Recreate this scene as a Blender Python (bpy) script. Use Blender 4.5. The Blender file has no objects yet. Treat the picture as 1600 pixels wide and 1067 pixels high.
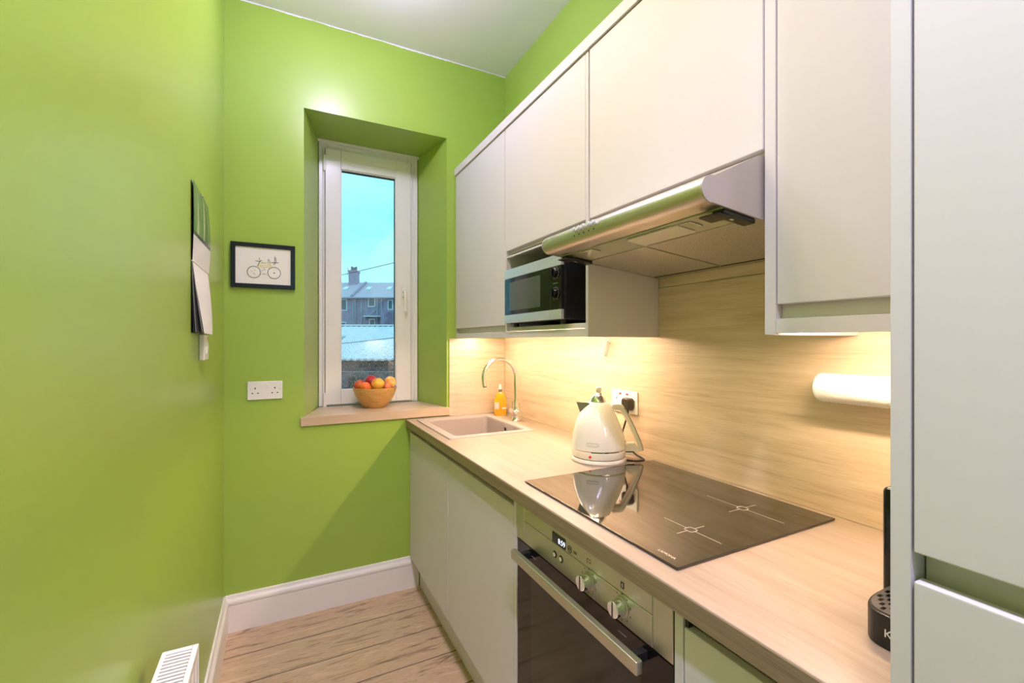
import bpy, bmesh, math, random
from mathutils import Vector, Matrix, noise as mnoise
random.seed(7)
S = bpy.context.scene
C = S.collection
R = math.radians

# ------------------------------------------------------------------ camera
CAM_H = 1.34
cam_d = bpy.data.cameras.new('camera')
cam_d.sensor_width = 36.0
cam_d.lens = 36.0 * 704.0 / 1600.0
cam_d.clip_start = 0.02
cam_d.clip_end = 300
cam = bpy.data.objects.new('camera', cam_d)
C.objects.link(cam)
cam.location = (0, 0, CAM_H)
cam.rotation_euler = (R(90), 0, R(-27.02))
S.camera = cam

# ------------------------------------------------------------------ exposure
S.view_settings.view_transform = 'Standard'
S.view_settings.look = 'None'
S.view_settings.gamma = 1.0
S.view_settings.use_curve_mapping = False
S.view_settings.exposure = 1.73

# ------------------------------------------------------------------ light levels
SKY_STRENGTH = 0.50
LED_STRENGTH = 58.0
LED_COLOR = (1.0, 0.73, 0.50)
SPOT_WATTS = 6.3
SPOT_COLOR = (1.0, 0.70, 0.42)
FILL_COLOR = (0.98, 0.88, 1.35)
REAR_FILL_WATTS = 15.0
FAR_FILL_WATTS = 3.1

# ------------------------------------------------------------------ world: pale dusk sky with thin cloud
W = bpy.data.worlds.new('sky')
S.world = W
W.use_nodes = True
nt = W.node_tree
for n in list(nt.nodes):
    nt.nodes.remove(n)
wo = nt.nodes.new('ShaderNodeOutputWorld')
wb = nt.nodes.new('ShaderNodeBackground')
wt = nt.nodes.new('ShaderNodeTexCoord')
wm = nt.nodes.new('ShaderNodeMapping')
wm.inputs['Scale'].default_value = (1.6, 1.6, 5.0)
wn = nt.nodes.new('ShaderNodeTexNoise')
wn.inputs['Scale'].default_value = 2.2
wn.inputs['Detail'].default_value = 4
wr = nt.nodes.new('ShaderNodeValToRGB')
wr.color_ramp.elements[0].position = 0.35
wr.color_ramp.elements[0].color = (0.27, 0.76, 0.93, 1)
wr.color_ramp.elements[1].position = 0.72
wr.color_ramp.elements[1].color = (0.47, 0.86, 0.97, 1)
nt.links.new(wt.outputs['Generated'], wm.inputs['Vector'])
nt.links.new(wm.outputs['Vector'], wn.inputs['Vector'])
nt.links.new(wn.outputs['Fac'], wr.inputs['Fac'])
nt.links.new(wr.outputs['Color'], wb.inputs['Color'])
nt.links.new(wb.outputs['Background'], wo.inputs['Surface'])
wb.inputs['Strength'].default_value = SKY_STRENGTH


def portal(name, loc, rot, sx, sy):
    d = bpy.data.lights.new(name, 'AREA')
    d.shape = 'RECTANGLE'
    d.size = sx
    d.size_y = sy
    d.cycles.is_portal = True
    o = bpy.data.objects.new(name, d)
    o.location = loc
    o.rotation_euler = rot
    C.objects.link(o)


# ------------------------------------------------------------------ materials
MATS = {}


def newmat(name):
    m = bpy.data.materials.new(name)
    m.use_nodes = True
    MATS[name] = m
    nt = m.node_tree
    return m, nt, nt.nodes['Principled BSDF']


def plain(name, col, rough=0.5, metal=0.0, spec=0.5, bump=0.0, bscale=200.0, var=0.0, coat=0.0, trans=0.0, ior=1.45):
    m, nt, b = newmat(name)
    b.inputs['Base Color'].default_value = (*col, 1)
    b.inputs['Roughness'].default_value = rough
    b.inputs['Metallic'].default_value = metal
    b.inputs['Specular IOR Level'].default_value = spec
    b.inputs['Coat Weight'].default_value = coat
    b.inputs['Transmission Weight'].default_value = trans
    b.inputs['IOR'].default_value = ior
    if bump or var:
        tc = nt.nodes.new('ShaderNodeTexCoord')
        nz = nt.nodes.new('ShaderNodeTexNoise')
        nz.inputs['Scale'].default_value = bscale
        nz.inputs['Detail'].default_value = 3
        nt.links.new(tc.outputs['Object'], nz.inputs['Vector'])
        if bump:
            bp = nt.nodes.new('ShaderNodeBump')
            bp.inputs['Strength'].default_value = bump
            bp.inputs['Distance'].default_value = 0.002
            nt.links.new(nz.outputs['Fac'], bp.inputs['Height'])
            nt.links.new(bp.outputs['Normal'], b.inputs['Normal'])
        if var:
            mx = nt.nodes.new('ShaderNodeMix')
            mx.data_type = 'RGBA'
            mx.inputs['A'].default_value = (*[c * (1 - var) for c in col], 1)
            mx.inputs['B'].default_value = (*[min(1, c * (1 + var)) for c in col], 1)
            nt.links.new(nz.outputs['Fac'], mx.inputs['Factor'])
            nt.links.new(mx.outputs['Result'], b.inputs['Base Color'])
    return m


def emit(name, col, strength):
    m, nt, b = newmat(name)
    b.inputs['Base Color'].default_value = (*col, 1)
    b.inputs['Emission Color'].default_value = (*col, 1)
    b.inputs['Emission Strength'].default_value = strength
    return m


def wood(name, stops, axis, along=1.4, across=26.0, rough=0.45, bump=0.08, dist=1.2, rand=False, pores=0.35, spec=0.5):
    """grained timber: stops = [(pos, colour)...], grain runs along axis 'x' / 'y' / 'z'"""
    m, nt, b = newmat(name)
    L = nt.links.new
    tc = nt.nodes.new('ShaderNodeTexCoord')
    src = tc.outputs['Object']
    if rand:
        oi = nt.nodes.new('ShaderNodeObjectInfo')
        mul = nt.nodes.new('ShaderNodeMath')
        mul.operation = 'MULTIPLY'
        mul.inputs[1].default_value = 37.0
        L(oi.outputs['Random'], mul.inputs[0])
        add = nt.nodes.new('ShaderNodeVectorMath')
        add.operation = 'ADD'
        L(src, add.inputs[0])
        L(mul.outputs[0], add.inputs[1])
        src = add.outputs[0]

    def mapped(a, c):
        mp = nt.nodes.new('ShaderNodeMapping')
        mp.inputs['Scale'].default_value = [a if ax == axis else c for ax in 'xyz']
        L(src, mp.inputs['Vector'])
        return mp.outputs['Vector']
    n1 = nt.nodes.new('ShaderNodeTexNoise')
    n1.inputs['Scale'].default_value = 1.0
    n1.inputs['Detail'].default_value = 5
    n1.inputs['Roughness'].default_value = 0.6
    n1.inputs['Distortion'].default_value = dist
    L(mapped(along, across), n1.inputs['Vector'])
    n2 = nt.nodes.new('ShaderNodeTexNoise')
    n2.inputs['Scale'].default_value = 1.0
    n2.inputs['Detail'].default_value = 2
    L(mapped(along * 9, across * 14), n2.inputs['Vector'])
    mixf = nt.nodes.new('ShaderNodeMix')
    mixf.data_type = 'FLOAT'
    mixf.inputs['Factor'].default_value = pores
    L(n1.outputs['Fac'], mixf.inputs['A'])
    L(n2.outputs['Fac'], mixf.inputs['B'])
    cr = nt.nodes.new('ShaderNodeValToRGB')
    els = cr.color_ramp.elements
    while len(els) < len(stops):
        els.new(0.5)
    for e, (p, col) in zip(els, stops):
        e.position = p
        e.color = (*col, 1)
    L(mixf.outputs['Result'], cr.inputs['Fac'])
    L(cr.outputs['Color'], b.inputs['Base Color'])
    bp = nt.nodes.new('ShaderNodeBump')
    bp.inputs['Strength'].default_value = bump
    bp.inputs['Distance'].default_value = 0.001
    L(mixf.outputs['Result'], bp.inputs['Height'])
    L(bp.outputs['Normal'], b.inputs['Normal'])
    b.inputs['Roughness'].default_value = rough
    b.inputs['Specular IOR Level'].default_value = spec
    return m


def brushed(name, col, axis, rough=0.36):
    m, nt, b = newmat(name)
    L = nt.links.new
    b.inputs['Base Color'].default_value = (*col, 1)
    b.inputs['Metallic'].default_value = 1.0
    tc = nt.nodes.new('ShaderNodeTexCoord')
    mp = nt.nodes.new('ShaderNodeMapping')
    mp.inputs['Scale'].default_value = [6 if ax == axis else 500 for ax in 'xyz']
    nz = nt.nodes.new('ShaderNodeTexNoise')
    nz.inputs['Scale'].default_value = 1.0
    nz.inputs['Detail'].default_value = 2
    mr = nt.nodes.new('ShaderNodeMapRange')
    mr.inputs['To Min'].default_value = rough - 0.07
    mr.inputs['To Max'].default_value = rough + 0.09
    L(tc.outputs['Object'], mp.inputs['Vector'])
    L(mp.outputs['Vector'], nz.inputs['Vector'])
    L(nz.outputs['Fac'], mr.inputs['Value'])
    L(mr.outputs['Result'], b.inputs['Roughness'])
    bp = nt.nodes.new('ShaderNodeBump')
    bp.inputs['Strength'].default_value = 0.03
    bp.inputs['Distance'].default_value = 0.0003
    L(nz.outputs['Fac'], bp.inputs['Height'])
    L(bp.outputs['Normal'], b.inputs['Normal'])
    return m


def paint_mat(name, col):
    """wall emulsion with a soft sheen, roller texture and faint unevenness"""
    m, nt, b = newmat(name)
    L = nt.links.new
    tc = nt.nodes.new('ShaderNodeTexCoord')
    n1 = nt.nodes.new('ShaderNodeTexNoise')
    n1.inputs['Scale'].default_value = 1.7
    n1.inputs['Detail'].default_value = 3
    L(tc.outputs['Object'], n1.inputs['Vector'])
    mx = nt.nodes.new('ShaderNodeMix')
    mx.data_type = 'RGBA'
    mx.inputs['A'].default_value = (*[c * 0.95 for c in col], 1)
    mx.inputs['B'].default_value = (*[c * 1.05 for c in col], 1)
    L(n1.outputs['Fac'], mx.inputs['Factor'])
    L(mx.outputs['Result'], b.inputs['Base Color'])
    n2 = nt.nodes.new('ShaderNodeTexNoise')
    n2.inputs['Scale'].default_value = 260
    n2.inputs['Detail'].default_value = 2
    L(tc.outputs['Object'], n2.inputs['Vector'])
    bp = nt.nodes.new('ShaderNodeBump')
    bp.inputs['Strength'].default_value = 0.12
    bp.inputs['Distance'].default_value = 0.0006
    L(n2.outputs['Fac'], bp.inputs['Height'])
    n3 = nt.nodes.new('ShaderNodeTexNoise')
    n3.inputs['Scale'].default_value = 5
    L(tc.outputs['Object'], n3.inputs['Vector'])
    bp2 = nt.nodes.new('ShaderNodeBump')
    bp2.inputs['Strength'].default_value = 0.12
    bp2.inputs['Distance'].default_value = 0.004
    L(n3.outputs['Fac'], bp2.inputs['Height'])
    L(bp.outputs['Normal'], bp2.inputs['Normal'])
    L(bp2.outputs['Normal'], b.inputs['Normal'])
    b.inputs['Roughness'].default_value = 0.32
    b.inputs['Specular IOR Level'].default_value = 0.5
    return m


PAINT = (0.335, 0.495, 0.076)
M_WALL = paint_mat('green_paint', PAINT)
M_BACK = plain('white_emulsion', (0.80, 0.79, 0.78), 0.6)
M_CEIL = plain('ceiling_paint', (0.84, 0.83, 0.87), 0.75, bump=0.2, bscale=18)
M_TRIM = plain('white_gloss_paint', (0.84, 0.80, 0.75), 0.32)
M_UPVC = plain('white_upvc', (0.84, 0.83, 0.82), 0.28)
M_CAB = plain('cashmere_matt', (0.67, 0.635, 0.65), 0.62, spec=0.35)
M_CABIN = plain('cashmere_edge', (0.66, 0.615, 0.58), 0.5)
M_STEEL = brushed('brushed_steel', (0.60, 0.565, 0.50), 'y')
M_CHROME = plain('chrome', (0.86, 0.86, 0.86), 0.06, metal=1)
M_SILVER = plain('silver_plastic', (0.60, 0.63, 0.67), 0.32, metal=0.55)
M_BLACK = plain('black_gloss', (0.006, 0.006, 0.007), 0.08)
M_BLKM = plain('black_satin', (0.012, 0.012, 0.013), 0.35)
M_DARK = plain('dark_cavity', (0.02, 0.018, 0.015), 0.6)
M_HOB = plain('black_ceramic_glass', (0.010, 0.007, 0.005), 0.045, spec=0.9, coat=0.6)
M_PRINT = plain('pale_print', (0.78, 0.76, 0.72), 0.5)
M_INK = plain('ink', (0.035, 0.035, 0.04), 0.6)
M_WHITEP = plain('white_plastic', (0.86, 0.85, 0.83), 0.25)
M_RED = plain('red_plastic', (0.62, 0.03, 0.03), 0.3)
M_CREAM = plain('cream_enamel', (0.80, 0.76, 0.64), 0.16, coat=0.5)
M_TAUPE = plain('taupe_grip', (0.42, 0.38, 0.31), 0.3)
M_CABLE = plain('black_cable', (0.012, 0.011, 0.010), 0.45)
M_PLUG = plain('dark_plug', (0.035, 0.026, 0.02), 0.32)
M_SINK = plain('mushroom_composite', (0.42, 0.35, 0.305), 0.5, bump=0.15, bscale=900, var=0.05)
M_PAPER = plain('paper', (0.82, 0.81, 0.79), 0.6)
M_TOWEL = plain('paper_towel', (0.86, 0.85, 0.83), 0.9, bump=0.6, bscale=120)
M_FRAME = plain('black_frame', (0.010, 0.012, 0.020), 0.22)
M_RAD = plain('radiator_enamel', (0.85, 0.83, 0.79), 0.28)
oak = [(0.28, (0.46, 0.325, 0.205)), (0.45, (0.62, 0.485, 0.34)), (0.58, (0.70, 0.565, 0.42)), (0.75, (0.75, 0.63, 0.49))]
M_TOP = wood('pale_oak_worktop', [(0.28, (0.265, 0.195, 0.13)), (0.42, (0.36, 0.28, 0.20)), (0.58, (0.40, 0.32, 0.24)), (0.75, (0.43, 0.35, 0.27))], 'y', 1.1, 17, rough=0.38, bump=0.05)
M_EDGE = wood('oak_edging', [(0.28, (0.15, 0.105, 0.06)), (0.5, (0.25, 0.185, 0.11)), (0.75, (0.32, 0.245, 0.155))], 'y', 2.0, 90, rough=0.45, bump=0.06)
M_SPL = wood('oak_panel_long', oak, 'y', 1.5, 34, rough=0.45, bump=0.1)
M_SPLX = wood('oak_panel_end', oak, 'x', 1.5, 34, rough=0.45, bump=0.1)
M_SILL = wood('oak_sill', [(0.3, (0.50, 0.37, 0.25)), (0.7, (0.64, 0.50, 0.36))], 'x', 1.5, 30, rough=0.3, bump=0.03)
M_FLOOR = wood('laminate_plank', [(0.34, (0.17, 0.105, 0.065)), (0.42, (0.38, 0.255, 0.155)), (0.475, (0.60, 0.43, 0.275)), (0.53, (0.50, 0.35, 0.22)), (0.60, (0.63, 0.46, 0.30)), (0.72, (0.70, 0.54, 0.37))], 'x', 1.5, 13, rough=0.42, bump=0.06, dist=3.2, rand=True, pores=0.25)
M_GROOVE = plain('plank_groove', (0.19, 0.13, 0.08), 0.6)
M_BOWL = wood('bowl_timber', [(0.25, (0.36, 0.17, 0.045)), (0.5, (0.60, 0.34, 0.10)), (0.8, (0.72, 0.47, 0.18))], 'x', 12, 60, rough=0.3, bump=0.03)
M_LED = emit('led_diffuser', LED_COLOR, LED_STRENGTH)
M_LED2 = emit('led_diffuser_dim', LED_COLOR, LED_STRENGTH * 0.45)
M_LED3 = emit('led_diffuser_mid', LED_COLOR, LED_STRENGTH * 0.75)
M_BULB = emit('spot_bulb', SPOT_COLOR, 14)
M_DIGIT = emit('clock_digits', (0.62, 0.72, 1.0), 0.55)


def glass_mat():
    """clear pane, fresnel reflection, streaky film of condensation low down"""
    m = bpy.data.materials.new('window_glass')
    m.use_nodes = True
    nt = m.node_tree
    for n in list(nt.nodes):
        nt.nodes.remove(n)
    L = nt.links.new
    out = nt.nodes.new('ShaderNodeOutputMaterial')
    tr = nt.nodes.new('ShaderNodeBsdfTransparent')
    tr.inputs['Color'].default_value = (0.95, 0.975, 0.985, 1)
    gl = nt.nodes.new('ShaderNodeBsdfGlossy')
    gl.inputs['Roughness'].default_value = 0.01
    fr = nt.nodes.new('ShaderNodeFresnel')
    fr.inputs['IOR'].default_value = 1.5
    mx = nt.nodes.new('ShaderNodeMixShader')
    L(fr.outputs[0], mx.inputs[0])
    L(tr.outputs[0], mx.inputs[1])
    L(gl.outputs[0], mx.inputs[2])
    L(mx.outputs[0], out.inputs['Surface'])
    return m, nt, mx, out


M_GLASS, _nt, _mx, _out = glass_mat()
M_GLASSD, nt2, mx2, out2 = glass_mat()
M_GLASSD.name = 'window_glass_misted'
L2 = nt2.links.new
tc2 = nt2.nodes.new('ShaderNodeTexCoord')
mp2 = nt2.nodes.new('ShaderNodeMapping')
mp2.inputs['Scale'].default_value = (260, 1, 90)
nz2 = nt2.nodes.new('ShaderNodeTexNoise')
nz2.inputs['Scale'].default_value = 1.0
nz2.inputs['Detail'].default_value = 3
L2(tc2.outputs['Object'], mp2.inputs['Vector'])
L2(mp2.outputs['Vector'], nz2.inputs['Vector'])
th2 = nt2.nodes.new('ShaderNodeMapRange')
th2.inputs['From Min'].default_value = 0.46
th2.inputs['From Max'].default_value = 0.72
L2(nz2.outputs['Fac'], th2.inputs['Value'])
sp2 = nt2.nodes.new('ShaderNodeSeparateXYZ')
L2(tc2.outputs['Object'], sp2.inputs[0])
nb2 = nt2.nodes.new('ShaderNodeTexNoise')
nb2.inputs['Scale'].default_value = 9
L2(tc2.outputs['Object'], nb2.inputs['Vector'])
ad2 = nt2.nodes.new('ShaderNodeMath')
ad2.operation = 'MULTIPLY_ADD'
ad2.inputs[1].default_value = 0.28
L2(nb2.outputs['Fac'], ad2.inputs[0])
L2(sp2.outputs['Z'], ad2.inputs[2])
fd2 = nt2.nodes.new('ShaderNodeMapRange')
fd2.inputs['From Min'].default_value = 0.52
fd2.inputs['From Max'].default_value = 0.22
L2(ad2.outputs[0], fd2.inputs['Value'])
ml2 = nt2.nodes.new('ShaderNodeMath')
ml2.operation = 'MULTIPLY'
L2(th2.outputs[0], ml2.inputs[0])
L2(fd2.outputs[0], ml2.inputs[1])
m32 = nt2.nodes.new('ShaderNodeMath')
m32.operation = 'MULTIPLY'
m32.inputs[1].default_value = 0.5
L2(ml2.outputs[0], m32.inputs[0])
df2 = nt2.nodes.new('ShaderNodeBsdfDiffuse')
df2.inputs['Color'].default_value = (0.75, 0.77, 0.8, 1)
mm2 = nt2.nodes.new('ShaderNodeMixShader')
L2(m32.outputs[0], mm2.inputs[0])
L2(mx2.outputs[0], mm2.inputs[1])
L2(df2.outputs[0], mm2.inputs[2])
L2(mm2.outputs[0], out2.inputs['Surface'])


def mesh_filter_mat():
    """fine perforated aluminium of the grease filters"""
    m, nt, b = newmat('filter_mesh')
    L = nt.links.new
    tc = nt.nodes.new('ShaderNodeTexCoord')
    vo = nt.nodes.new('ShaderNodeTexVoronoi')
    vo.inputs['Scale'].default_value = 190
    vo.inputs['Randomness'].default_value = 0.15
    mp = nt.nodes.new('ShaderNodeMapping')
    mp.inputs['Scale'].default_value = (1, 1, 0)
    L(tc.outputs['Object'], mp.inputs['Vector'])
    L(mp.outputs['Vector'], vo.inputs['Vector'])
    cr = nt.nodes.new('ShaderNodeValToRGB')
    cr.color_ramp.elements[0].position = 0.25
    cr.color_ramp.elements[0].color = (0.30, 0.28, 0.25, 1)
    cr.color_ramp.elements[1].position = 0.55
    cr.color_ramp.elements[1].color = (0.76, 0.73, 0.67, 1)
    L(vo.outputs['Distance'], cr.inputs['Fac'])
    L(cr.outputs['Color'], b.inputs['Base Color'])
    b.inputs['Metallic'].default_value = 0.6
    b.inputs['Roughness'].default_value = 0.42
    bp = nt.nodes.new('ShaderNodeBump')
    bp.inputs['Strength'].default_value = 0.4
    bp.inputs['Distance'].default_value = 0.001
    L(vo.outputs['Distance'], bp.inputs['Height'])
    L(bp.outputs['Normal'], b.inputs['Normal'])
    return m


M_FILTER = mesh_filter_mat()


def peach_mat(name, c_top, c_mid, c_low, off):
    m, nt, b = newmat(name)
    L = nt.links.new
    tc = nt.nodes.new('ShaderNodeTexCoord')
    ad = nt.nodes.new('ShaderNodeVectorMath')
    ad.inputs[1].default_value = (off, off * 0.7, off * 1.3)
    L(tc.outputs['Object'], ad.inputs[0])
    nz = nt.nodes.new('ShaderNodeTexNoise')
    nz.inputs['Scale'].default_value = 17
    nz.inputs['Detail'].default_value = 4
    L(ad.outputs[0], nz.inputs['Vector'])
    cr = nt.nodes.new('ShaderNodeValToRGB')
    e = cr.color_ramp.elements
    e.new(0.5)
    for k, (p, col) in enumerate(((0.36, c_low), (0.5, c_mid), (0.62, c_top))):
        e[k].position = p
        e[k].color = (*col, 1)
    L(nz.outputs['Fac'], cr.inputs['Fac'])
    L(cr.outputs['Color'], b.inputs['Base Color'])
    b.inputs['Roughness'].default_value = 0.42
    return m


# ------------------------------------------------------------------ mesh helpers (world coordinates)
def nb():
    return bmesh.new()


def merge(dst, src):
    me = bpy.data.meshes.new('tmp')
    src.to_mesh(me)
    src.free()
    dst.from_mesh(me)
    bpy.data.meshes.remove(me)
    return dst


def box(x0, x1, y0, y1, z0, z1, bev=0.0, seg=2, bm=None):
    t = bmesh.new()
    mtx = Matrix.Translation(((x0 + x1) / 2, (y0 + y1) / 2, (z0 + z1) / 2)) @ Matrix.Diagonal((abs(x1 - x0), abs(y1 - y0), abs(z1 - z0), 1))
    bmesh.ops.create_cube(t, size=1.0, matrix=mtx)
    if bev > 0:
        bmesh.ops.bevel(t, geom=list(t.edges), offset=bev, segments=seg, affect='EDGES', profile=0.5)
    if bm is None:
        return t
    return merge(bm, t)


def prism(poly, axis, a, b, bev=0.0, seg=2, bm=None):
    """poly = 2-D outline in the two other axes (cyclic order xy / yz / xz)"""
    t = bmesh.new()

    def p3(p, h):
        if axis == 'z':
            return (p[0], p[1], h)
        if axis == 'x':
            return (h, p[0], p[1])
        return (p[0], h, p[1])
    v0 = [t.verts.new(p3(p, a)) for p in poly]
    v1 = [t.verts.new(p3(p, b)) for p in poly]
    n = len(poly)
    t.faces.new(v0)
    t.faces.new(v1)
    for i in range(n):
        t.faces.new((v0[i], v0[(i + 1) % n], v1[(i + 1) % n], v1[i]))
    bmesh.ops.recalc_face_normals(t, faces=list(t.faces))
    if bev > 0:
        bmesh.ops.bevel(t, geom=list(t.edges), offset=bev, segments=seg, affect='EDGES', profile=0.5)
    if bm is None:
        return t
    return merge(bm, t)


def cyl(p0, p1, r0, r1=None, seg=24, bm=None, bev=0.0):
    r1 = r0 if r1 is None else r1
    p0, p1 = Vector(p0), Vector(p1)
    d = p1 - p0
    q = d.to_track_quat('Z', 'Y').to_matrix().to_4x4()
    t = bmesh.new()
    bmesh.ops.create_cone(t, cap_ends=True, segments=seg, radius1=r0, radius2=r1, depth=d.length,
                          matrix=Matrix.Translation((p0 + p1) / 2) @ q)
    if bev > 0:
        ed = [e for e in t.edges if any(len(f.verts) > 4 for f in e.link_faces)]
        bmesh.ops.bevel(t, geom=ed, offset=bev, segments=3, affect='EDGES', profile=0.5)
    if bm is None:
        return t
    return merge(bm, t)


def catmull(pts, n=8):
    P = [Vector(p) for p in pts]
    out = []
    for i in range(len(P) - 1):
        p0 = P[max(i - 1, 0)]
        p1, p2 = P[i], P[i + 1]
        p3 = P[min(i + 2, len(P) - 1)]
        for k in range(n):
            t = k / n
            out.append(0.5 * ((2 * p1) + (p2 - p0) * t + (2 * p0 - 5 * p1 + 4 * p2 - p3) * t * t + (3 * p1 - p0 - 3 * p2 + p3) * t ** 3))
    out.append(P[-1])
    return out


def tube(pts, r, seg=12, bm=None, cap=True):
    t = bmesh.new()
    pts = [Vector(p) for p in pts]
    rings = []
    up = None
    for i, p in enumerate(pts):
        d = (pts[min(i + 1, len(pts) - 1)] - pts[max(i - 1, 0)]).normalized()
        if up is None:
            up = Vector((0, 0, 1)) if abs(d.z) < 0.9 else Vector((1, 0, 0))
        s = d.cross(up).normalized()
        up = s.cross(d).normalized()
        rr = r[i] if isinstance(r, (list, tuple)) else r
        rings.append([t.verts.new(p + (s * math.cos(2 * math.pi * k / seg) + up * math.sin(2 * math.pi * k / seg)) * rr) for k in range(seg)])
    for a, b in zip(rings, rings[1:]):
        for k in range(seg):
            t.faces.new((a[k], a[(k + 1) % seg], b[(k + 1) % seg], b[k]))
    if cap:
        t.faces.new(rings[0])
        t.faces.new(rings[-1])
    bmesh.ops.recalc_face_normals(t, faces=list(t.faces))
    if bm is None:
        return t
    return merge(bm, t)


def lathe(prof, c=(0, 0, 0), seg=48, bm=None):
    t = bmesh.new()
    rings = []
    for r, z in prof:
        if r < 1e-5:
            rings.append([t.verts.new((c[0], c[1], c[2] + z))])
        else:
            rings.append([t.verts.new((c[0] + r * math.cos(2 * math.pi * k / seg), c[1] + r * math.sin(2 * math.pi * k / seg), c[2] + z)) for k in range(seg)])
    for a, b in zip(rings, rings[1:]):
        for k in range(seg):
            q = (k + 1) % seg
            if len(a) == 1 and len(b) > 1:
                t.faces.new((a[0], b[k], b[q]))
            elif len(b) == 1 and len(a) > 1:
                t.faces.new((a[k], a[q], b[0]))
            elif len(a) > 1:
                t.faces.new((a[k], a[q], b[q], b[k]))
    bmesh.ops.recalc_face_normals(t, faces=list(t.faces))
    if bm is None:
        return t
    return merge(bm, t)


def ring_flat(c, r, w, axis, th, seg=32, bm=None, sx=1.0):
    """thin flat ring (a printed circle with slight thickness)"""
    t = bmesh.new()
    vs = []
    for k in range(seg):
        a = 2 * math.pi * k / seg
        row = []
        for rr in (r, r - w):
            for h in (0, th):
                p = (rr * math.cos(a) * sx, rr * math.sin(a))
                if axis == 'z':
                    row.append(t.verts.new((c[0] + p[0], c[1] + p[1], c[2] + h)))
                elif axis == 'y':
                    row.append(t.verts.new((c[0] + p[0], c[1] - h, c[2] + p[1])))
                else:
                    row.append(t.verts.new((c[0] - h, c[1] + p[0], c[2] + p[1])))
        vs.append(row)
    for k in range(seg):
        a, b = vs[k], vs[(k + 1) % seg]
        for i, j in ((0, 1), (1, 3), (3, 2), (2, 0)):
            t.faces.new((a[i], a[j], b[j], b[i]))
    bmesh.ops.recalc_face_normals(t, faces=list(t.faces))
    if bm is None:
        return t
    return merge(bm, t)


def sheet(fn, nu, nv, th, bm=None):
    """thickened surface from fn(u, v) -> point"""
    t = bmesh.new()
    g = [[t.verts.new(fn(i / nu, j / nv)) for j in range(nv + 1)] for i in range(nu + 1)]
    for i in range(nu):
        for j in range(nv):
            t.faces.new((g[i][j], g[i + 1][j], g[i + 1][j + 1], g[i][j + 1]))
    bmesh.ops.recalc_face_normals(t, faces=list(t.faces))
    if th:
        bmesh.ops.solidify(t, geom=list(t.faces), thickness=th)
    if bm is None:
        return t
    return merge(bm, t)


def text_bm(body, size, th, origin, ex, ey):
    """lettering as a thin mesh: ex = reading direction, ey = up"""
    cu = bpy.data.curves.new('lettering', 'FONT')
    cu.body = body
    cu.size = size
    cu.extrude = th / 2
    cu.resolution_u = 3
    cu.align_x = 'CENTER'
    cu.align_y = 'CENTER'
    o = bpy.data.objects.new('lettering_tmp', cu)
    C.objects.link(o)
    dg = bpy.context.evaluated_depsgraph_get()
    me = bpy.data.meshes.new_from_object(o.evaluated_get(dg))
    t = bmesh.new()
    t.from_mesh(me)
    bpy.data.meshes.remove(me)
    bpy.data.objects.remove(o)
    bpy.data.curves.remove(cu)
    ex, ey = Vector(ex).normalized(), Vector(ey).normalized()
    ez = ex.cross(ey)
    mt = Matrix(((ex.x, ey.x, ez.x, origin[0]), (ex.y, ey.y, ez.y, origin[1]), (ex.z, ey.z, ez.z, origin[2]), (0, 0, 0, 1)))
    bmesh.ops.transform(t, matrix=mt, verts=list(t.verts))
    return t


ORG = {}


def obj(name, bm, mat, parent=None, smooth=True, local=False, label=None):
    org = ORG.get(parent.name, Vector()) if parent else Vector()
    if not local and org.length:
        bmesh.ops.translate(bm, vec=-org, verts=list(bm.verts))
    me = bpy.data.meshes.new(name)
    bm.to_mesh(me)
    bm.free()
    if smooth:
        me.shade_smooth()
        me.set_sharp_from_angle(angle=R(38))
    me.materials.append(mat)
    o = bpy.data.objects.new(name, me)
    C.objects.link(o)
    if smooth:
        wn_ = o.modifiers.new('weighted_normal', 'WEIGHTED_NORMAL')
        wn_.weight = 100
        wn_.keep_sharp = True
    if parent:
        o.parent = parent
        ORG[o.name] = org
    if label:
        o['label'] = label
    return o


def tag(o, label, cat, group=None, kind=None):
    o['label'] = label
    o['category'] = cat
    if group:
        o['group'] = group
    if kind:
        o['kind'] = kind
    return o


def thing(name, label, cat, loc, rz=0.0, group=None):
    o = bpy.data.objects.new(name, None)
    o.empty_display_size = 0.05
    C.objects.link(o)
    o.location = loc
    o.rotation_euler = (0, 0, rz)
    ORG[o.name] = Vector(loc) if rz == 0 else Vector()
    return tag(o, label, cat, group)


def struct(name, bm, mat, label=None, parent=None, smooth=True):
    o = obj(name, bm, mat, parent, smooth)
    if not parent:
        o['kind'] = 'structure'
        if label:
            o['label'] = label
    return o


def dup(o, loc=None, parent=None):
    c = o.copy()
    C.objects.link(c)
    if parent:
        c.parent = parent
        ORG[c.name] = ORG.get(parent.name, Vector())
    if loc is not None:
        c.location = loc
    return c


# ------------------------------------------------------------------ room dimensions
XL, XR = -0.239, 1.203          # side walls
YF, YB = 2.45, -1.9             # window wall, wall behind the viewer
ZC = 2.94
WT = 0.917                      # worktop height

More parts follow.
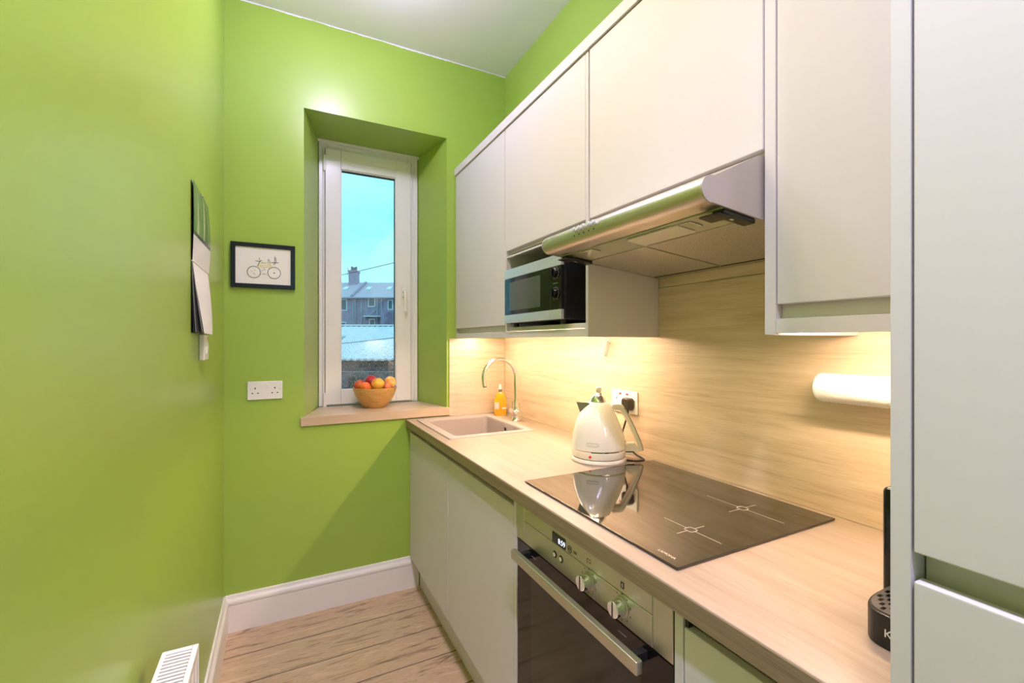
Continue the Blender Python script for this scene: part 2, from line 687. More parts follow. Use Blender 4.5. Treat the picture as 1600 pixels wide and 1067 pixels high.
# ================================================================== SHELL
struct('ceiling', box(XL - 0.15, XR + 0.15, YB - 0.15, YF + 0.5, ZC, ZC + 0.12), M_CEIL, 'white painted ceiling with an uneven edge')
struct('wall_left', box(XL - 0.12, XL, YB - 0.12, YF + 0.46, -0.05, ZC), M_WALL, 'long green painted wall carrying the calendar')
struct('wall_right', box(XR, XR + 0.12, YB - 0.12, YF + 0.46, -0.05, ZC), M_WALL, 'green painted wall behind the wall cabinets')
Y2, Y3 = 2.80, 2.91
bm = prism([(XL, YF), (0.095, YF), (0.185, Y2), (0.185, Y3), (XL, Y3)], 'z', -0.05, ZC)
prism([(0.833, YF), (XR, YF), (XR, Y3), (0.757, Y3), (0.757, Y2)], 'z', -0.05, ZC, bm=bm)
mid = [(0.095, YF), (0.833, YF), (0.757, Y2), (0.757, Y3), (0.185, Y3), (0.185, Y2)]
prism(mid, 'z', -0.05, 0.922, bm=bm)
prism(mid, 'z', 2.495, ZC, bm=bm)
struct('wall_far', bm, M_WALL, 'green painted end wall with a deep splayed window recess')
# unseen wall behind the viewer, with a window opening added to let daylight in
bm = box(XL, 0.05, YB - 0.12, YB, -0.05, ZC)
box(1.0, XR, YB - 0.12, YB, -0.05, ZC, bm=bm)
box(0.05, 1.0, YB - 0.12, YB, -0.05, 0.75, bm=bm)
box(0.05, 1.0, YB - 0.12, YB, 2.45, ZC, bm=bm)
struct('wall_back', bm, M_BACK, 'white painted wall with an added window behind the viewer')
bm = box(0.05, 0.11, YB - 0.09, YB - 0.03, 0.75, 2.45)
box(0.94, 1.0, YB - 0.09, YB - 0.03, 0.75, 2.45, bm=bm)
box(0.11, 0.94, YB - 0.09, YB - 0.03, 0.75, 0.82, bm=bm)
box(0.11, 0.94, YB - 0.09, YB - 0.03, 2.38, 2.45, bm=bm)
w2 = struct('added_window', bm, M_UPVC, 'added white framed window letting daylight in behind the viewer')
obj('pane', box(0.11, 0.94, YB - 0.065, YB - 0.06, 0.82, 2.38), M_GLASS, w2)
portal('added_window_portal', (0.525, YB - 0.13, 1.6), (R(90), 0, 0), 0.95, 1.7)

# ragged edge of ceiling paint
bm = nb()
prev = None
N = 170
rows = []
for i in range(N + 1):
    x = XL + (XR - XL) * i / N
    d = 0.0035 + 0.0045 * (mnoise.noise(Vector((x * 9, 0.3, 0))) * 0.9 + 0.5) + 0.003 * mnoise.noise(Vector((x * 60, 2, 0)))
    d = max(0.001, d)
    rows.append([bm.verts.new((x, YF - 0.0015, ZC - 0.0005)), bm.verts.new((x, YF - 0.0015, ZC - d)), bm.verts.new((x, YF + 0.001, ZC - d))])
for a, b in zip(rows, rows[1:]):
    bm.faces.new((a[0], a[1], b[1], b[0]))
    bm.faces.new((a[1], a[2], b[2], b[1]))
struct('trim_1', bm, M_CEIL, 'ragged line of white ceiling paint along the end wall')

# floor: sub-floor with single planks laid along x
fl = struct('floor', box(XL - 0.1, XR + 0.1, YB - 0.1, YF + 0.3, -0.05, -0.009), M_DARK, 'oak laminate floor of wide planks')
PWD = 0.1945
plank_mesh = None
rows_y = []
y = 2.438
k = 0
edges = [2.438]
yy = 2.2415
while yy > YB:
    edges.append(yy)
    yy -= PWD
edges.append(YB)
random.seed(3)
shared = {}
for i in range(len(edges) - 1):
    y1, y0 = edges[i], edges[i + 1]
    cuts = [XL, XR]
    if i % 2 == 1:
        cuts = [XL, random.uniform(0.75, 1.1), XR]
    for a, b in zip(cuts, cuts[1:]):
        key = (round(b - a, 3), round(y1 - y0, 3))
        o = None
        if key in shared:
            o = dup(shared[key], None, fl)
        else:
            w, h = (b - a) / 2 - 0.0008, (y1 - y0) / 2 - 0.0010
            t = box(-w, w, -h, h, -0.009, 0.0, 0.0021, 1)
            o = obj('plank', t, M_FLOOR, fl, local=True, smooth=False)
            o.data.materials.append(M_GROOVE)
            for p_ in o.data.polygons:
                if p_.normal.z < 0.9:
                    p_.material_index = 1
            shared[key] = o
        o.location = ((a + b) / 2, (y0 + y1) / 2, 0)

# skirting boards: moulded profile
def skirt_profile(s=1):
    p = [(0, 0), (0.018, 0), (0.018, 0.118), (0.0165, 0.122), (0.0185, 0.126), (0.0205, 0.133), (0.0195, 0.141), (0.015, 0.148), (0.0105, 0.153), (0.009, 0.159), (0.008, 0.166), (0.006, 0.168), (0, 0.168)]
    return p


bm = prism([(YF - d, z) for d, z in skirt_profile()], 'x', XL, 0.668)
struct('baseboard_far', bm, M_TRIM, 'white moulded skirting board under the window')
bm = prism([(XL + d, z) for d, z in skirt_profile()], 'y', YB, YF - 0.0005)
struct('baseboard_left', bm, M_TRIM, 'white moulded skirting board along the green side wall')

# ================================================================== WINDOW
win = bpy.data.objects.new('window_1', None)
C.objects.link(win)
win.location = (0.47, 2.8, 0.968)
ORG['window_1'] = Vector(win.location)
win['kind'] = 'structure'
win['label'] = 'tall narrow white window with one opening sash'
fx0, fx1, fz0, fz1 = 0.186, 0.756, 0.968, 2.494
sx0, sx1, sz0, sz1 = 0.219, 0.711, 0.977, 2.446
gx0, gx1, gz0, gz1 = 0.303, 0.621, 1.060, 2.340


def frame_bm(x0, x1, z0, z1, a0, a1, c0, c1, y0, y1, bev):
    bm = box(x0, a0, y0, y1, z0, z1, bev)
    box(a1, x1, y0, y1, z0, z1, bev, bm=bm)
    box(a0, a1, y0, y1, z0, c0, bev, bm=bm)
    box(a0, a1, y0, y1, c1, z1, bev, bm=bm)
    return bm


obj('window_frame', frame_bm(fx0, fx1, fz0, fz1, 0.232, 0.698, 0.985, 2.43, 2.792, 2.86, 0.003), M_UPVC, win)
# stepped bead on the right and left of the frame, white head trim
bm = box(0.7135, 0.7225, 2.781, 2.7915, 0.977, 2.45, 0.003)
obj('frame_bead', bm, M_UPVC, win)
obj('frame_bead', box(0.2075, 0.2165, 2.781, 2.7915, 0.977, 2.45, 0.003), M_UPVC, win)
obj('frame_bead', box(0.735, 0.7555, 2.786, 2.7915, 0.969, 2.49, 0.002), M_UPVC, win)
obj('head_trim', box(0.178, 0.764, 2.776, 2.7915, 2.479, 2.4945, 0.002), M_UPVC, win)
sash = obj('sash', frame_bm(sx0, sx1, sz0, sz1, gx0, gx1, gz0, gz1, 2.774, 2.80, 0.003), M_UPVC, win)
obj('sash_shadow_line', frame_bm(sx0 - 0.0018, sx1 + 0.0018, sz0 - 0.0018, sz1 + 0.0018, sx0 + 0.01, sx1 - 0.01, sz0 + 0.01, sz1 - 0.01, 2.7835, 2.7915, 0), plain('gap_shade_grey', (0.12, 0.12, 0.12), 0.7), sash)  # dark grey line drawn in as the shadow gap between sash and frame
# thin bevel bead round the glass
obj('glazing_bead', frame_bm(gx0 - 0.002, gx1 + 0.002, gz0 - 0.002, gz1 + 0.002, gx0 + 0.004, gx1 - 0.004, gz0 + 0.004, gz1 - 0.004, 2.782, 2.795, 0.001), M_UPVC, sash)
obj('gasket', frame_bm(gx0 - 0.001, gx1 + 0.001, gz0 - 0.001, gz1 + 0.001, gx0 + 0.005, gx1 - 0.005, gz0 + 0.005, gz1 - 0.005, 2.7955, 2.822, 0), M_DARK, sash)
bm = box(-(gx1 - gx0) / 2 + 0.004, (gx1 - gx0) / 2 - 0.004, -0.0015, 0.0015, 0, gz1 - gz0 - 0.008)
p1 = obj('pane', bm, M_GLASSD, win, local=True)
p1.location = ((gx0 + gx1) / 2 - 0.47, 2.797 - 2.8, gz0 + 0.004 - 0.968)
p2 = obj('pane', box(gx0 + 0.004, gx1 - 0.004, 2.816, 2.819, gz0 + 0.004, gz1 - 0.004), M_GLASS, win)
# trickle vent outline
def vent_outline():
    pts = []
    x0, x1, zc, r = 0.352, 0.546, 2.398, 0.0105
    for k in range(9):
        a = R(90 + 180 * k / 8)
        pts.append((x0 + r * 1.6 * math.cos(a), 2.7735, zc + r * math.sin(a)))
    for k in range(9):
        a = R(-90 + 180 * k / 8)
        pts.append((x1 + r * 1.6 * math.cos(a), 2.7735, zc + r * math.sin(a)))
    pts.append(pts[0])
    return tube(pts, 0.0013, 6, cap=False)


vt = prism([(0.338 + 0.0, 2.394), (0.345, 2.389), (0.553, 2.389), (0.560, 2.394), (0.560, 2.402), (0.553, 2.407), (0.345, 2.407), (0.338, 2.402)], 'y', 2.7705, 2.775, 0.001)
v = obj('trickle_vent', vt, M_UPVC, win)
obj('vent_rim', vent_outline(), M_TRIM, v)
for zc, nm in ((2.36, 'hinge'), (1.0, 'hinge')):
    h = cyl((0.2135, 2.778, zc - 0.045), (0.2135, 2.778, zc + 0.045), 0.0075, seg=16, bev=0.002)
    box(0.2165, 0.226, 2.7715, 2.776, zc - 0.04, zc + 0.04, 0.002, bm=h)
    obj(nm, h, M_UPVC, win)
obj('hinge_cover', box(0.209, 0.243, 2.769, 2.7745, 0.9775, 1.045, 0.003), M_UPVC, win)
hd = obj('handle', box(0.654, 0.676, 2.7625, 2.7745, 1.612, 1.675, 0.005, 3), M_WHITEP, win)
hl = tube(catmull([(0.665, 2.7635, 1.647), (0.665, 2.742, 1.647), (0.6655, 2.734, 1.632), (0.667, 2.733, 1.58), (0.668, 2.737, 1.525)]), [0.009] * 14 + [0.008] * 19, 12)
obj('lever', hl, M_WHITEP, hd)
obj('key_barrel', cyl((0.665, 2.7335, 1.648), (0.665, 2.731, 1.648), 0.0035, seg=12), M_DARK, hd)
sill = prism([(0.080, 2.436), (0.8452, 2.436), (0.8452, 2.4495), (0.834, 2.4505), (0.758, 2.7755), (0.184, 2.7755), (0.0945, 2.4505), (0.080, 2.4495)], 'z', 0.9225, 0.968, 0.0025, 2)
obj('window_sill', sill, M_SILL, win, label='pale wood window board under the sash')
portal('window_1_portal', (0.462, 2.87, 1.7), (R(-90), 0, 0), 0.33, 1.30)

# ================================================================== BASE UNITS
DX = 0.62          # door face


def door_bm(x, y0, y1, z0, z1, th=0.018, bev=0.0025):
    return box(x, x + th, y0, y1, z0, z1, bev, 2)


CABY = [(2.447, 1.808), (1.8055, 1.1915)]
# sink base (open above so the bowl hangs inside)
b = thing('base_cabinet', 'cashmere base unit under the sink next to the window wall', 'cabinet', (0.93, 2.13, 0.165))
bm = box(0.66, 1.19, 1.81, 2.44, 0.165, 0.183)
box(0.66, 1.19, 1.81, 1.826, 0.183, 0.8765, bm=bm)
box(0.66, 1.19, 2.424, 2.44, 0.183, 0.8765, bm=bm)
box(1.175, 1.19, 1.826, 2.424, 0.183, 0.70, bm=bm)
obj('carcase', bm, M_CABIN, b)
obj('finger_rail', box(0.645, 0.6595, 1.81, 2.447, 0.80, 0.8765), M_CABIN, b)
obj('door', door_bm(DX, 1.8105, 2.436, 0.166, 0.846), M_CAB, b)
obj('filler', box(0.622, 0.66, 2.4375, 2.4475, 0.166, 0.8765, 0.001), M_CAB, b)
b = thing('base_cabinet', 'cashmere base unit between the sink unit and the oven', 'cabinet', (0.93, 1.5, 0.165))
obj('carcase', box(0.66, 1.19, 1.205, 1.806, 0.165, 0.8765), M_CABIN, b)
obj('finger_rail', box(0.645, 0.6595, 1.205, 1.806, 0.80, 0.8765), M_CABIN, b)
obj('door', door_bm(DX, 1.2065, 1.8055, 0.166, 0.846), M_CAB, b)
obj('end_panel', box(DX, 1.19, 1.186, 1.2045, 0.166, 0.8765, 0.001), M_CAB, b)
b = thing('base_cabinet', 'cashmere base unit between the oven and the tall larder unit', 'cabinet', (0.93, 0.41, 0.165))
obj('carcase', box(0.66, 1.19, 0.256, 0.561, 0.165, 0.8765), M_CABIN, b)
obj('finger_rail', box(0.645, 0.6595, 0.256, 0.561, 0.80, 0.8765), M_CABIN, b)
obj('rail_end_cap', box(0.624, 0.6445, 0.5535, 0.561, 0.842, 0.8765, 0.001), M_BLKM, b, label='dark end cap of the finger groove')
obj('door', door_bm(DX, 0.257, 0.560, 0.166, 0.846), M_CAB, b)
obj('end_panel', box(DX, 1.19, 0.562, 0.581, 0.166, 0.8765, 0.001), M_CAB, b)
# plinth
pl = obj('plinth', box(0.672, 0.688, 0.256, 2.43, 0.0005, 0.1645, 0.001), M_CAB)
tag(pl, 'recessed cashmere plinth running under all the base units', 'plinth')

# ------------------------------------------------------------------ worktop with a cut-out for the sink
HX0, HX1, HY0, HY1 = 0.668, 1.048, 1.875, 2.356
wx0, wx1, wy0, wy1 = 0.600, 1.1945, 0.2555, 2.4415
bm = nb()
B3 = 0.003
outer = [(wx0, wy0), (wx1, wy0), (wx1, wy1), (wx0, wy1)]
inner = [(HX0, HY0), (HX1, HY0), (HX1, HY1), (HX0, HY1)]
vt = {}
for nme, ring, zs in (('o', outer, (0.877, WT)), ('i', inner, (0.877, WT))):
    for kz, z in enumerate(zs):
        vt[nme, kz] = [bm.verts.new((x, y, z)) for x, y in ring]
for k in range(4):
    q = (k + 1) % 4
    bm.faces.new((vt['o', 1][k], vt['o', 1][q], vt['i', 1][q], vt['i', 1][k]))
    bm.faces.new((vt['o', 0][q], vt['o', 0][k], vt['i', 0][k], vt['i', 0][q]))
    bm.faces.new((vt['o', 0][k], vt['o', 0][q], vt['o', 1][q], vt['o', 1][k]))
    bm.faces.new((vt['i', 0][q], vt['i', 0][k], vt['i', 1][k], vt['i', 1][q]))
bmesh.ops.recalc_face_normals(bm, faces=list(bm.faces))
ed = [e for e in bm.edges if all(abs(v.co.x - wx0) < 1e-5 for v in e.verts) and abs(e.verts[0].co.z - e.verts[1].co.z) < 1e-5]
bmesh.ops.bevel(bm, geom=ed, offset=0.003, segments=3, affect='EDGES', profile=0.5)
wk = thing('worktop', 'long pale oak laminate worktop carrying the sink, hob and kettle', 'worktop', (0.9, 1.35, 0.877))
obj('slab', bm, M_TOP, wk)
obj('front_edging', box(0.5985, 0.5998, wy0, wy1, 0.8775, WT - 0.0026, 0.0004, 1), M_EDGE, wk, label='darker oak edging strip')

# splashback panels
o = obj('splashback_panel', box(1.195, XR, 0.256, 2.4415, WT, 1.529, 0.0008, 1), M_SPL)
tag(o, 'long oak splashback panel behind the kettle and hob', 'splashback')
o = obj('splashback_panel', box(1.195, XR, 0.592, 1.1895, 1.531, 1.60, 0.0008, 1), M_SPL)
tag(o, 'narrow oak splashback strip directly beneath the cooker hood', 'splashback')
o = obj('splashback_panel', box(0.846, 1.1945, 2.442, YF, WT, 1.357, 0.0008, 1), M_SPLX)
tag(o, 'short oak splashback return beside the window recess behind the soap', 'splashback')

# ------------------------------------------------------------------ sink
sk = thing('sink', 'square mushroom composite sink set into the worktop', 'sink', (0.858, 2.115, WT))
bm = nb()
rings = [
    ((0.640, 1.847, 1.068, 2.384), 0.9172), ((0.6412, 1.8482, 1.0668, 2.3828), 0.9215), ((0.6440, 1.851, 1.064, 2.380), 0.9232),
    ((0.679, 1.884, 1.038, 2.347), 0.9225), ((0.683, 1.888, 1.034, 2.343), 0.919), ((0.685, 1.890, 1.032, 2.341), 0.910),
    ((0.692, 1.897, 1.025, 2.334), 0.765), ((0.700, 1.905, 1.017, 2.326), 0.747), ((0.715, 1.92, 1.002, 2.311), 0.741)]


def rrect(x0, y0, x1, y1, r, n=5):
    pts = []
    for cx, cy, a0 in ((x1 - r, y1 - r, 0), (x0 + r, y1 - r, 90), (x0 + r, y0 + r, 180), (x1 - r, y0 + r, 270)):
        for k in range(n + 1):
            a = R(a0 + 90 * k / n)
            pts.append((cx + r * math.cos(a), cy + r * math.sin(a)))
    return pts


vr = []
for i, ((x0, y0, x1, y1), z) in enumerate(rings):
    rad = 0.012 if i < 3 else 0.022
    vr.append([bm.verts.new((x, y, z)) for x, y in rrect(x0, y0, x1, y1, rad)])
for a, b_ in zip(vr, vr[1:]):
    n = len(a)
    for k in range(n):
        bm.faces.new((a[k], a[(k + 1) % n], b_[(k + 1) % n], b_[k]))
bm.faces.new(vr[-1])
bmesh.ops.recalc_face_normals(bm, faces=list(bm.faces))
obj('bowl', bm, M_SINK, sk)
wst = cyl((0.858, 2.115, 0.7415), (0.858, 2.115, 0.745), 0.042, seg=32, bev=0.001)
ws = obj('waste', wst, M_CHROME, sk)
obj('plug', cyl((0.858, 2.115, 0.7455), (0.858, 2.115, 0.749), 0.03, seg=28, bev=0.001), M_CHROME, ws)
# overflow on the rear wall of the bowl
ofx = 1.0285
ov = obj('overflow', cyl((ofx + 0.002, 2.083, 0.889), (ofx - 0.0055, 2.083, 0.8893), 0.013, seg=28), M_CHROME, sk)
bm = nb()
for k in range(3):
    box(ofx - 0.0072, ofx - 0.0054, 2.0735 + k * 0.0075, 2.0775 + k * 0.0075, 0.881, 0.897, bm=bm)
obj('overflow_slot', bm, M_DARK, ov)

# ------------------------------------------------------------------ tap
tp = thing('mixer_tap', 'chrome swan-neck mixer tap standing behind the sink', 'tap', (1.112, 2.135, WT))
tx, ty = 1.112, 2.135
obj('base', lathe([(0, 0), (0.026, 0), (0.026, 0.004), (0.022, 0.008), (0.020, 0.02), (0.0195, 0.034), (0.021, 0.037), (0.021, 0.052), (0.0165, 0.056), (0.0135, 0.062), (0.0125, 0.075), (0, 0.075)], (tx, ty, WT), 32), M_CHROME, tp)
arc = [(tx, ty, WT + 0.07), (tx, ty, WT + 0.15), (tx - 0.001, ty, 1.15)]
cxa, cza, ra = tx - 0.095, 1.15, 0.094
pts = [Vector(p) for p in arc[:2]]
for k in range(25):
    a = R(k * 196 / 24)
    pts.append(Vector((cxa + ra * math.cos(a), ty, cza + ra * math.sin(a) * 1.02)))
pts.append(pts[-1] + Vector((0.004, 0, -0.016)))
obj('spout', tube(pts, [0.0105] * (len(pts)), 16), M_CHROME, tp)
obj('aerator', cyl(pts[-1], pts[-1] + Vector((0.0005, 0, -0.004)), 0.0095, seg=16), M_DARK, tp)
for s in (-1, 1):
    hb = cyl((tx, ty + s * 0.014, WT + 0.044), (tx - 0.002, ty + s * 0.052, WT + 0.044), 0.0165, 0.018, 24, bev=0.0015)
    hh = obj('handle', hb, M_CHROME, tp)
    obj('lever', cyl((tx, ty + s * 0.040, WT + 0.058), (tx, ty + s * 0.040, WT + 0.100), 0.0032, seg=12, bev=0.0008), M_CHROME, hh)

# ------------------------------------------------------------------ soap bottle
SX, SY = 1.115, 2.335
M_SOAP, _n, _b = newmat('amber_soap')
_b.inputs['Base Color'].default_value = (1.0, 0.42, 0.015, 1)
_b.inputs['Roughness'].default_value = 0.12
_b.inputs['Subsurface Weight'].default_value = 0.5
_b.inputs['Subsurface Radius'].default_value = (0.05, 0.025, 0.004)
_b.inputs['Subsurface Scale'].default_value = 0.5
_b.inputs['Coat Weight'].default_value = 0.6
sp = thing('soap_bottle', 'amber washing-up liquid bottle with a white spout by the sink', 'bottle', (SX, SY, WT), R(-27))
bm = nb()
vr = []
for z, hx, hy, r in ((0.0, 0.031, 0.021, 0.012), (0.004, 0.034, 0.023, 0.014), (0.03, 0.036, 0.024, 0.016), (0.07, 0.036, 0.024, 0.016), (0.10, 0.033, 0.022, 0.016), (0.118, 0.026, 0.018, 0.014), (0.128, 0.016, 0.013, 0.011), (0.134, 0.0105, 0.0105, 0.0102)):
    vr.append([bm.verts.new((x, y, z)) for x, y in rrect(-hx, -hy, hx, hy, r)])
for a, b_ in zip(vr, vr[1:]):
    for k in range(len(a)):
        bm.faces.new((a[k], a[(k + 1) % len(a)], b_[(k + 1) % len(a)], b_[k]))
bm.faces.new(vr[0])
bm.faces.new(vr[-1])
bmesh.ops.recalc_face_normals(bm, faces=list(bm.faces))
obj('body', bm, M_SOAP, sp, local=True)
obj('neck_collar', lathe([(0, 0.134), (0.011, 0.134), (0.011, 0.148), (0.009, 0.150), (0, 0.150)], seg=20), plain('clear_collar', (0.20, 0.19, 0.17), 0.3), sp, local=True)
obj('spout', lathe([(0, 0.150), (0.0085, 0.150), (0.0085, 0.166), (0.006, 0.170), (0.0055, 0.178), (0, 0.179)], seg=20), M_WHITEP, sp, local=True)
bm = box(-0.030, -0.006, -0.0256, -0.0244, 0.038, 0.076, 0.0005, 1)
obj('label', bm, plain('soap_label', (0.62, 0.56, 0.52), 0.4), sp, local=True, label='small pale label')
obj('label', box(0.012, 0.034, -0.0256, -0.0244, 0.040, 0.048, 0.0005, 1), M_PAPER, sp, local=True)

# ------------------------------------------------------------------ hob
hb = thing('induction_hob', 'black glass hob set in the worktop below the cooker hood', 'hob', (0.905, 0.893, WT))
hx0, hx1, hy0, hy1 = 0.648, 1.162, 0.600, 1.186
obj('trim_strip', box(hx0 + 0.004, hx1 - 0.004, hy0 + 0.004, hy1 - 0.004, WT, WT + 0.0018), plain('bronze_trim', (0.20, 0.10, 0.04), 0.3, metal=0.7), hb)
obj('glass', box(hx0, hx1, hy0, hy1, WT + 0.0018, WT + 0.0062, 0.0012, 2), M_HOB, hb)
HT = WT + 0.0063
M_MARK = plain('hob_print', (0.62, 0.52, 0.42), 0.4)
for cx, cy, lx, ly in ((1.024, 0.741, 0.05, 0.105), (0.806, 0.709, 0.042, 0.078)):
    z0, z1 = HT, HT + 0.00025
    bm = nb()
    for k in range(4):
        a = R(90 * k)
    r = 0.011
    pts = rrect(cx - r, cy - r, cx + r, cy + r, 0.006, 4)
    tube([(p[0], p[1], HT + 0.0001) for p in pts] + [(pts[0][0], pts[0][1], HT + 0.0001)], 0.0007, 5, bm=bm, cap=False)
    box(cx - lx, cx - r, cy - 0.0006, cy + 0.0006, z0, z1, bm=bm)
    box(cx + r, cx + lx, cy - 0.0006, cy + 0.0006, z0, z1, bm=bm)
    box(cx - 0.0006, cx + 0.0006, cy - ly, cy - r, z0, z1, bm=bm)
    box(cx - 0.0006, cx + 0.0006, cy + r, cy + ly, z0, z1, bm=bm)
    obj('zone_mark', bm, M_MARK, hb)
obj('lettering', text_bm('LAMONA', 0.0105, 0.0003, (0.671, 0.6485, HT + 0.0002), (0, -1, 0), (1, 0, 0)), M_MARK, hb, label='pale printed name on the glass')

# ------------------------------------------------------------------ oven
ov = thing('built_in_oven', 'stainless steel built-in oven with black glass door under the hob', 'oven', (0.9, 0.884, 0.272))
oy0, oy1 = 0.585, 1.182
obj('cavity', box(0.64, 1.15, oy0 + 0.004, oy1 - 0.004, 0.275, 0.862), M_DARK, ov)
fz_s = 0.8235
fa = obj('control_panel', box(DX, 0.639, 0.6355, 1.1385, 0.7625, fz_s, 0.0012, 1), M_STEEL, ov)
obj('upper_fascia', box(DX, 0.639, 0.6355, 1.1385, fz_s + 0.0012, 0.868, 0.0012, 1), M_STEEL, ov)
obj('side_fascia', box(DX, 0.639, oy0, 0.6343, 0.7625, 0.868, 0.0012, 1), M_STEEL, ov)
obj('side_fascia', box(DX, 0.639, 1.1397, oy1, 0.7625, 0.868, 0.0012, 1), M_STEEL, ov)
obj('fascia_edge', box(0.6215, 0.64, oy0 - 0.0025, oy0 - 0.0002, 0.30, 0.868), M_BLKM, ov)
dr = obj('door', box(DX + 0.001, 0.6395, oy0, oy1, 0.300, 0.7600, 0.0015, 2), M_BLACK, ov)
m_in = plain('oven_window', (0.030, 0.028, 0.022), 0.10)
obj('door_window', box(DX + 0.0003, DX + 0.0012, 0.665, 1.100, 0.36, 0.690, 0.0004, 1), m_in, dr)
obj('lower_panel', box(DX, 0.6395, oy0, oy1, 0.166, 0.2965, 0.001), M_CAB, ov)
hz0, hz1 = 0.7285, 0.7545
bar = obj('handle', box(0.574, 0.5905, 0.628, 1.134, hz0, hz1, 0.003, 3), M_STEEL, dr)
for yy in (0.655, 1.107):
    obj('handle_post', box(0.5907, DX + 0.0008, yy - 0.008, yy + 0.008, hz0 + 0.004, hz1 - 0.004, 0.001), M_BLKM, dr)
for yy in (1.085, 0.72):
    obj('door_print', box(DX + 0.0004, DX + 0.0011, yy - 0.012, yy + 0.012, 0.7405, 0.7415), plain('grey_print', (0.3, 0.3, 0.3), 0.5), dr)
dp = obj('display', box(DX - 0.0009, DX + 0.0005, 0.926, 0.987, fz_s + 0.003, 0.8535, 0.0006, 1), M_BLACK, ov)
obj('clock_digits', text_bm('8:59', 0.0185, 0.0004, (DX - 0.0011, 0.9425, 0.8375), (0, -1, 0), (0, 0, 1)), M_DIGIT, dp, label='lit clock digits')
for yy in (0.975, 0.946):
    bt = obj('button', cyl((DX + 0.0005, yy, 0.797), (DX - 0.0008, yy, 0.797), 0.0088, seg=28), M_BLKM, ov)
    obj('button_cap', cyl((DX - 0.0008, yy, 0.797), (DX - 0.003, yy, 0.797), 0.0058, seg=24, bev=0.0008), M_CHROME, bt)
lg = obj('emblem', ring_flat((DX - 0.0001, 0.9085, 0.837), 0.0092, 0.0016, 'x', 0.0004), M_INK, ov)
obj('lettering', text_bm('N', 0.013, 0.0004, (DX - 0.0003, 0.9085, 0.837), (0, -1, 0), (0, 0, 1)), M_INK, lg)
obj('lettering', text_bm('EFF', 0.0098, 0.0004, (DX - 0.0003, 0.8850, 0.837), (0, -1, 0), (0, 0, 1)), M_INK, lg)
for ky in (0.832, 0.720):
    kn = obj('knob', cyl((DX + 0.0005, ky, 0.797), (DX - 0.0035, ky, 0.797), 0.0205, seg=36, bev=0.001), M_STEEL, ov)
    obj('knob_cap', cyl((DX - 0.0035, ky, 0.797), (DX - 0.0255, ky, 0.797), 0.0175, 0.0165, 36, bev=0.002), M_CHROME, kn)
    obj('knob_line', box(DX - 0.0262, DX - 0.0250, ky - 0.0016, ky + 0.0016, 0.781, 0.8125), M_INK, kn)
    bm = nb()
    for a in range(0, 360, 36):
        ca, sa = math.cos(R(a + 90)), math.sin(R(a + 90))
        rr = 0.0265
        box(DX - 0.0004, DX + 0.0004, ky + rr * ca - 0.0012, ky + rr * ca + 0.0012, 0.797 + rr * sa - 0.0012, 0.797 + rr * sa + 0.0012, bm=bm)
    obj('dial_print', bm, M_INK, kn)
bm = box(DX - 0.0004, DX + 0.0004, 0.7135, 0.7235, 0.8345, 0.848)
o = obj('dial_symbol', bm, M_INK, ov)
obj('symbol_bar', box(DX - 0.0007, DX - 0.0003, 0.7172, 0.7198, 0.837, 0.8455), M_PRINT, o)
bm = nb()
for a in range(4):
    pass
tube([(DX - 0.0002, 0.838, 0.8345), (DX - 0.0002, 0.838, 0.846), (DX - 0.0002, 0.826, 0.846), (DX - 0.0002, 0.826, 0.838), (DX - 0.0002, 0.833, 0.838)], 0.0005, 5, bm=bm)
obj('dial_symbol', bm, M_INK, ov)

# ================================================================== WALL UNITS
UX = 0.885          # door face
UTOP = 2.285
BX = 1.194          # backs
u = thing('wall_cabinet', 'cashmere wall unit with one tall door beside the window wall', 'cabinet', (1.05, 2.12, 1.357))
obj('carcase', box(0.904, BX, 1.806, 2.4485, 1.384, UTOP), M_CABIN, u)
obj('door', door_bm(UX, 1.8085, 2.4435, 1.4125, 2.2835), M_CAB, u)
obj('end_panel', box(0.8865, 0.9038, 1.7935, 1.8055, 1.384, UTOP, 0.0006, 1), M_CAB, u)
obj('end_panel', box(0.890, 0.9038, 2.444, 2.4490, 1.384, UTOP), M_CAB, u)
u = thing('wall_cabinet', 'cashmere wall unit with an open microwave shelf under its door', 'cabinet', (1.05, 1.5, 1.357))
bm = box(0.904, BX, 1.2065, 1.8055, 1.7265, UTOP)
box(0.904, BX, 1.791, 1.8055, 1.384, 1.7265, bm=bm)
box(1.182, BX, 1.2065, 1.791, 1.384, 1.7265, bm=bm)
obj('carcase', bm, M_CABIN, u)
obj('shelf', box(0.904, 1.1815, 1.2065, 1.7905, 1.385, 1.4025, 0.0006, 1), M_CAB, u)
obj('finger_rail', box(0.8885, 0.9038, 1.2065, 1.792, 1.708, 1.7155, 0.0006, 1), M_CAB, u)
obj('door', door_bm(UX, 1.2065, 1.7925, 1.7385, 2.2835), M_CAB, u)
obj('side_panel', box(UX + 0.0005, BX, 1.1905, 1.2055, 1.355, UTOP, 0.0008, 1), M_CAB, u)
pel = obj('light_pelmet', box(0.8885, 0.9045, 1.2062, 2.4488, 1.3565, 1.3832, 0.001), M_CAB)
tag(pel, 'slim cashmere light pelmet under the tall door and microwave units', 'pelmet')
u = thing('wall_cabinet', 'cashmere wall unit with a wide door above the cooker hood', 'cabinet', (1.05, 0.89, 1.727))
obj('carcase', box(0.904, BX, 0.5935, 1.1885, 1.7275, UTOP), M_CABIN, u)
obj('door', door_bm(UX, 0.5945, 1.184, 1.7375, 2.2835), M_CAB, u)
u = thing('wall_cabinet', 'cashmere wall unit above the paper towel, beside the tall larder unit', 'cabinet', (1.05, 0.42, 1.353))
bm = box(0.906, BX, 0.256, 0.5665, 1.384, UTOP)
obj('carcase', bm, M_CABIN, u)
obj('door', door_bm(UX, 0.258, 0.5645, 1.4145, 2.2835), M_CAB, u)
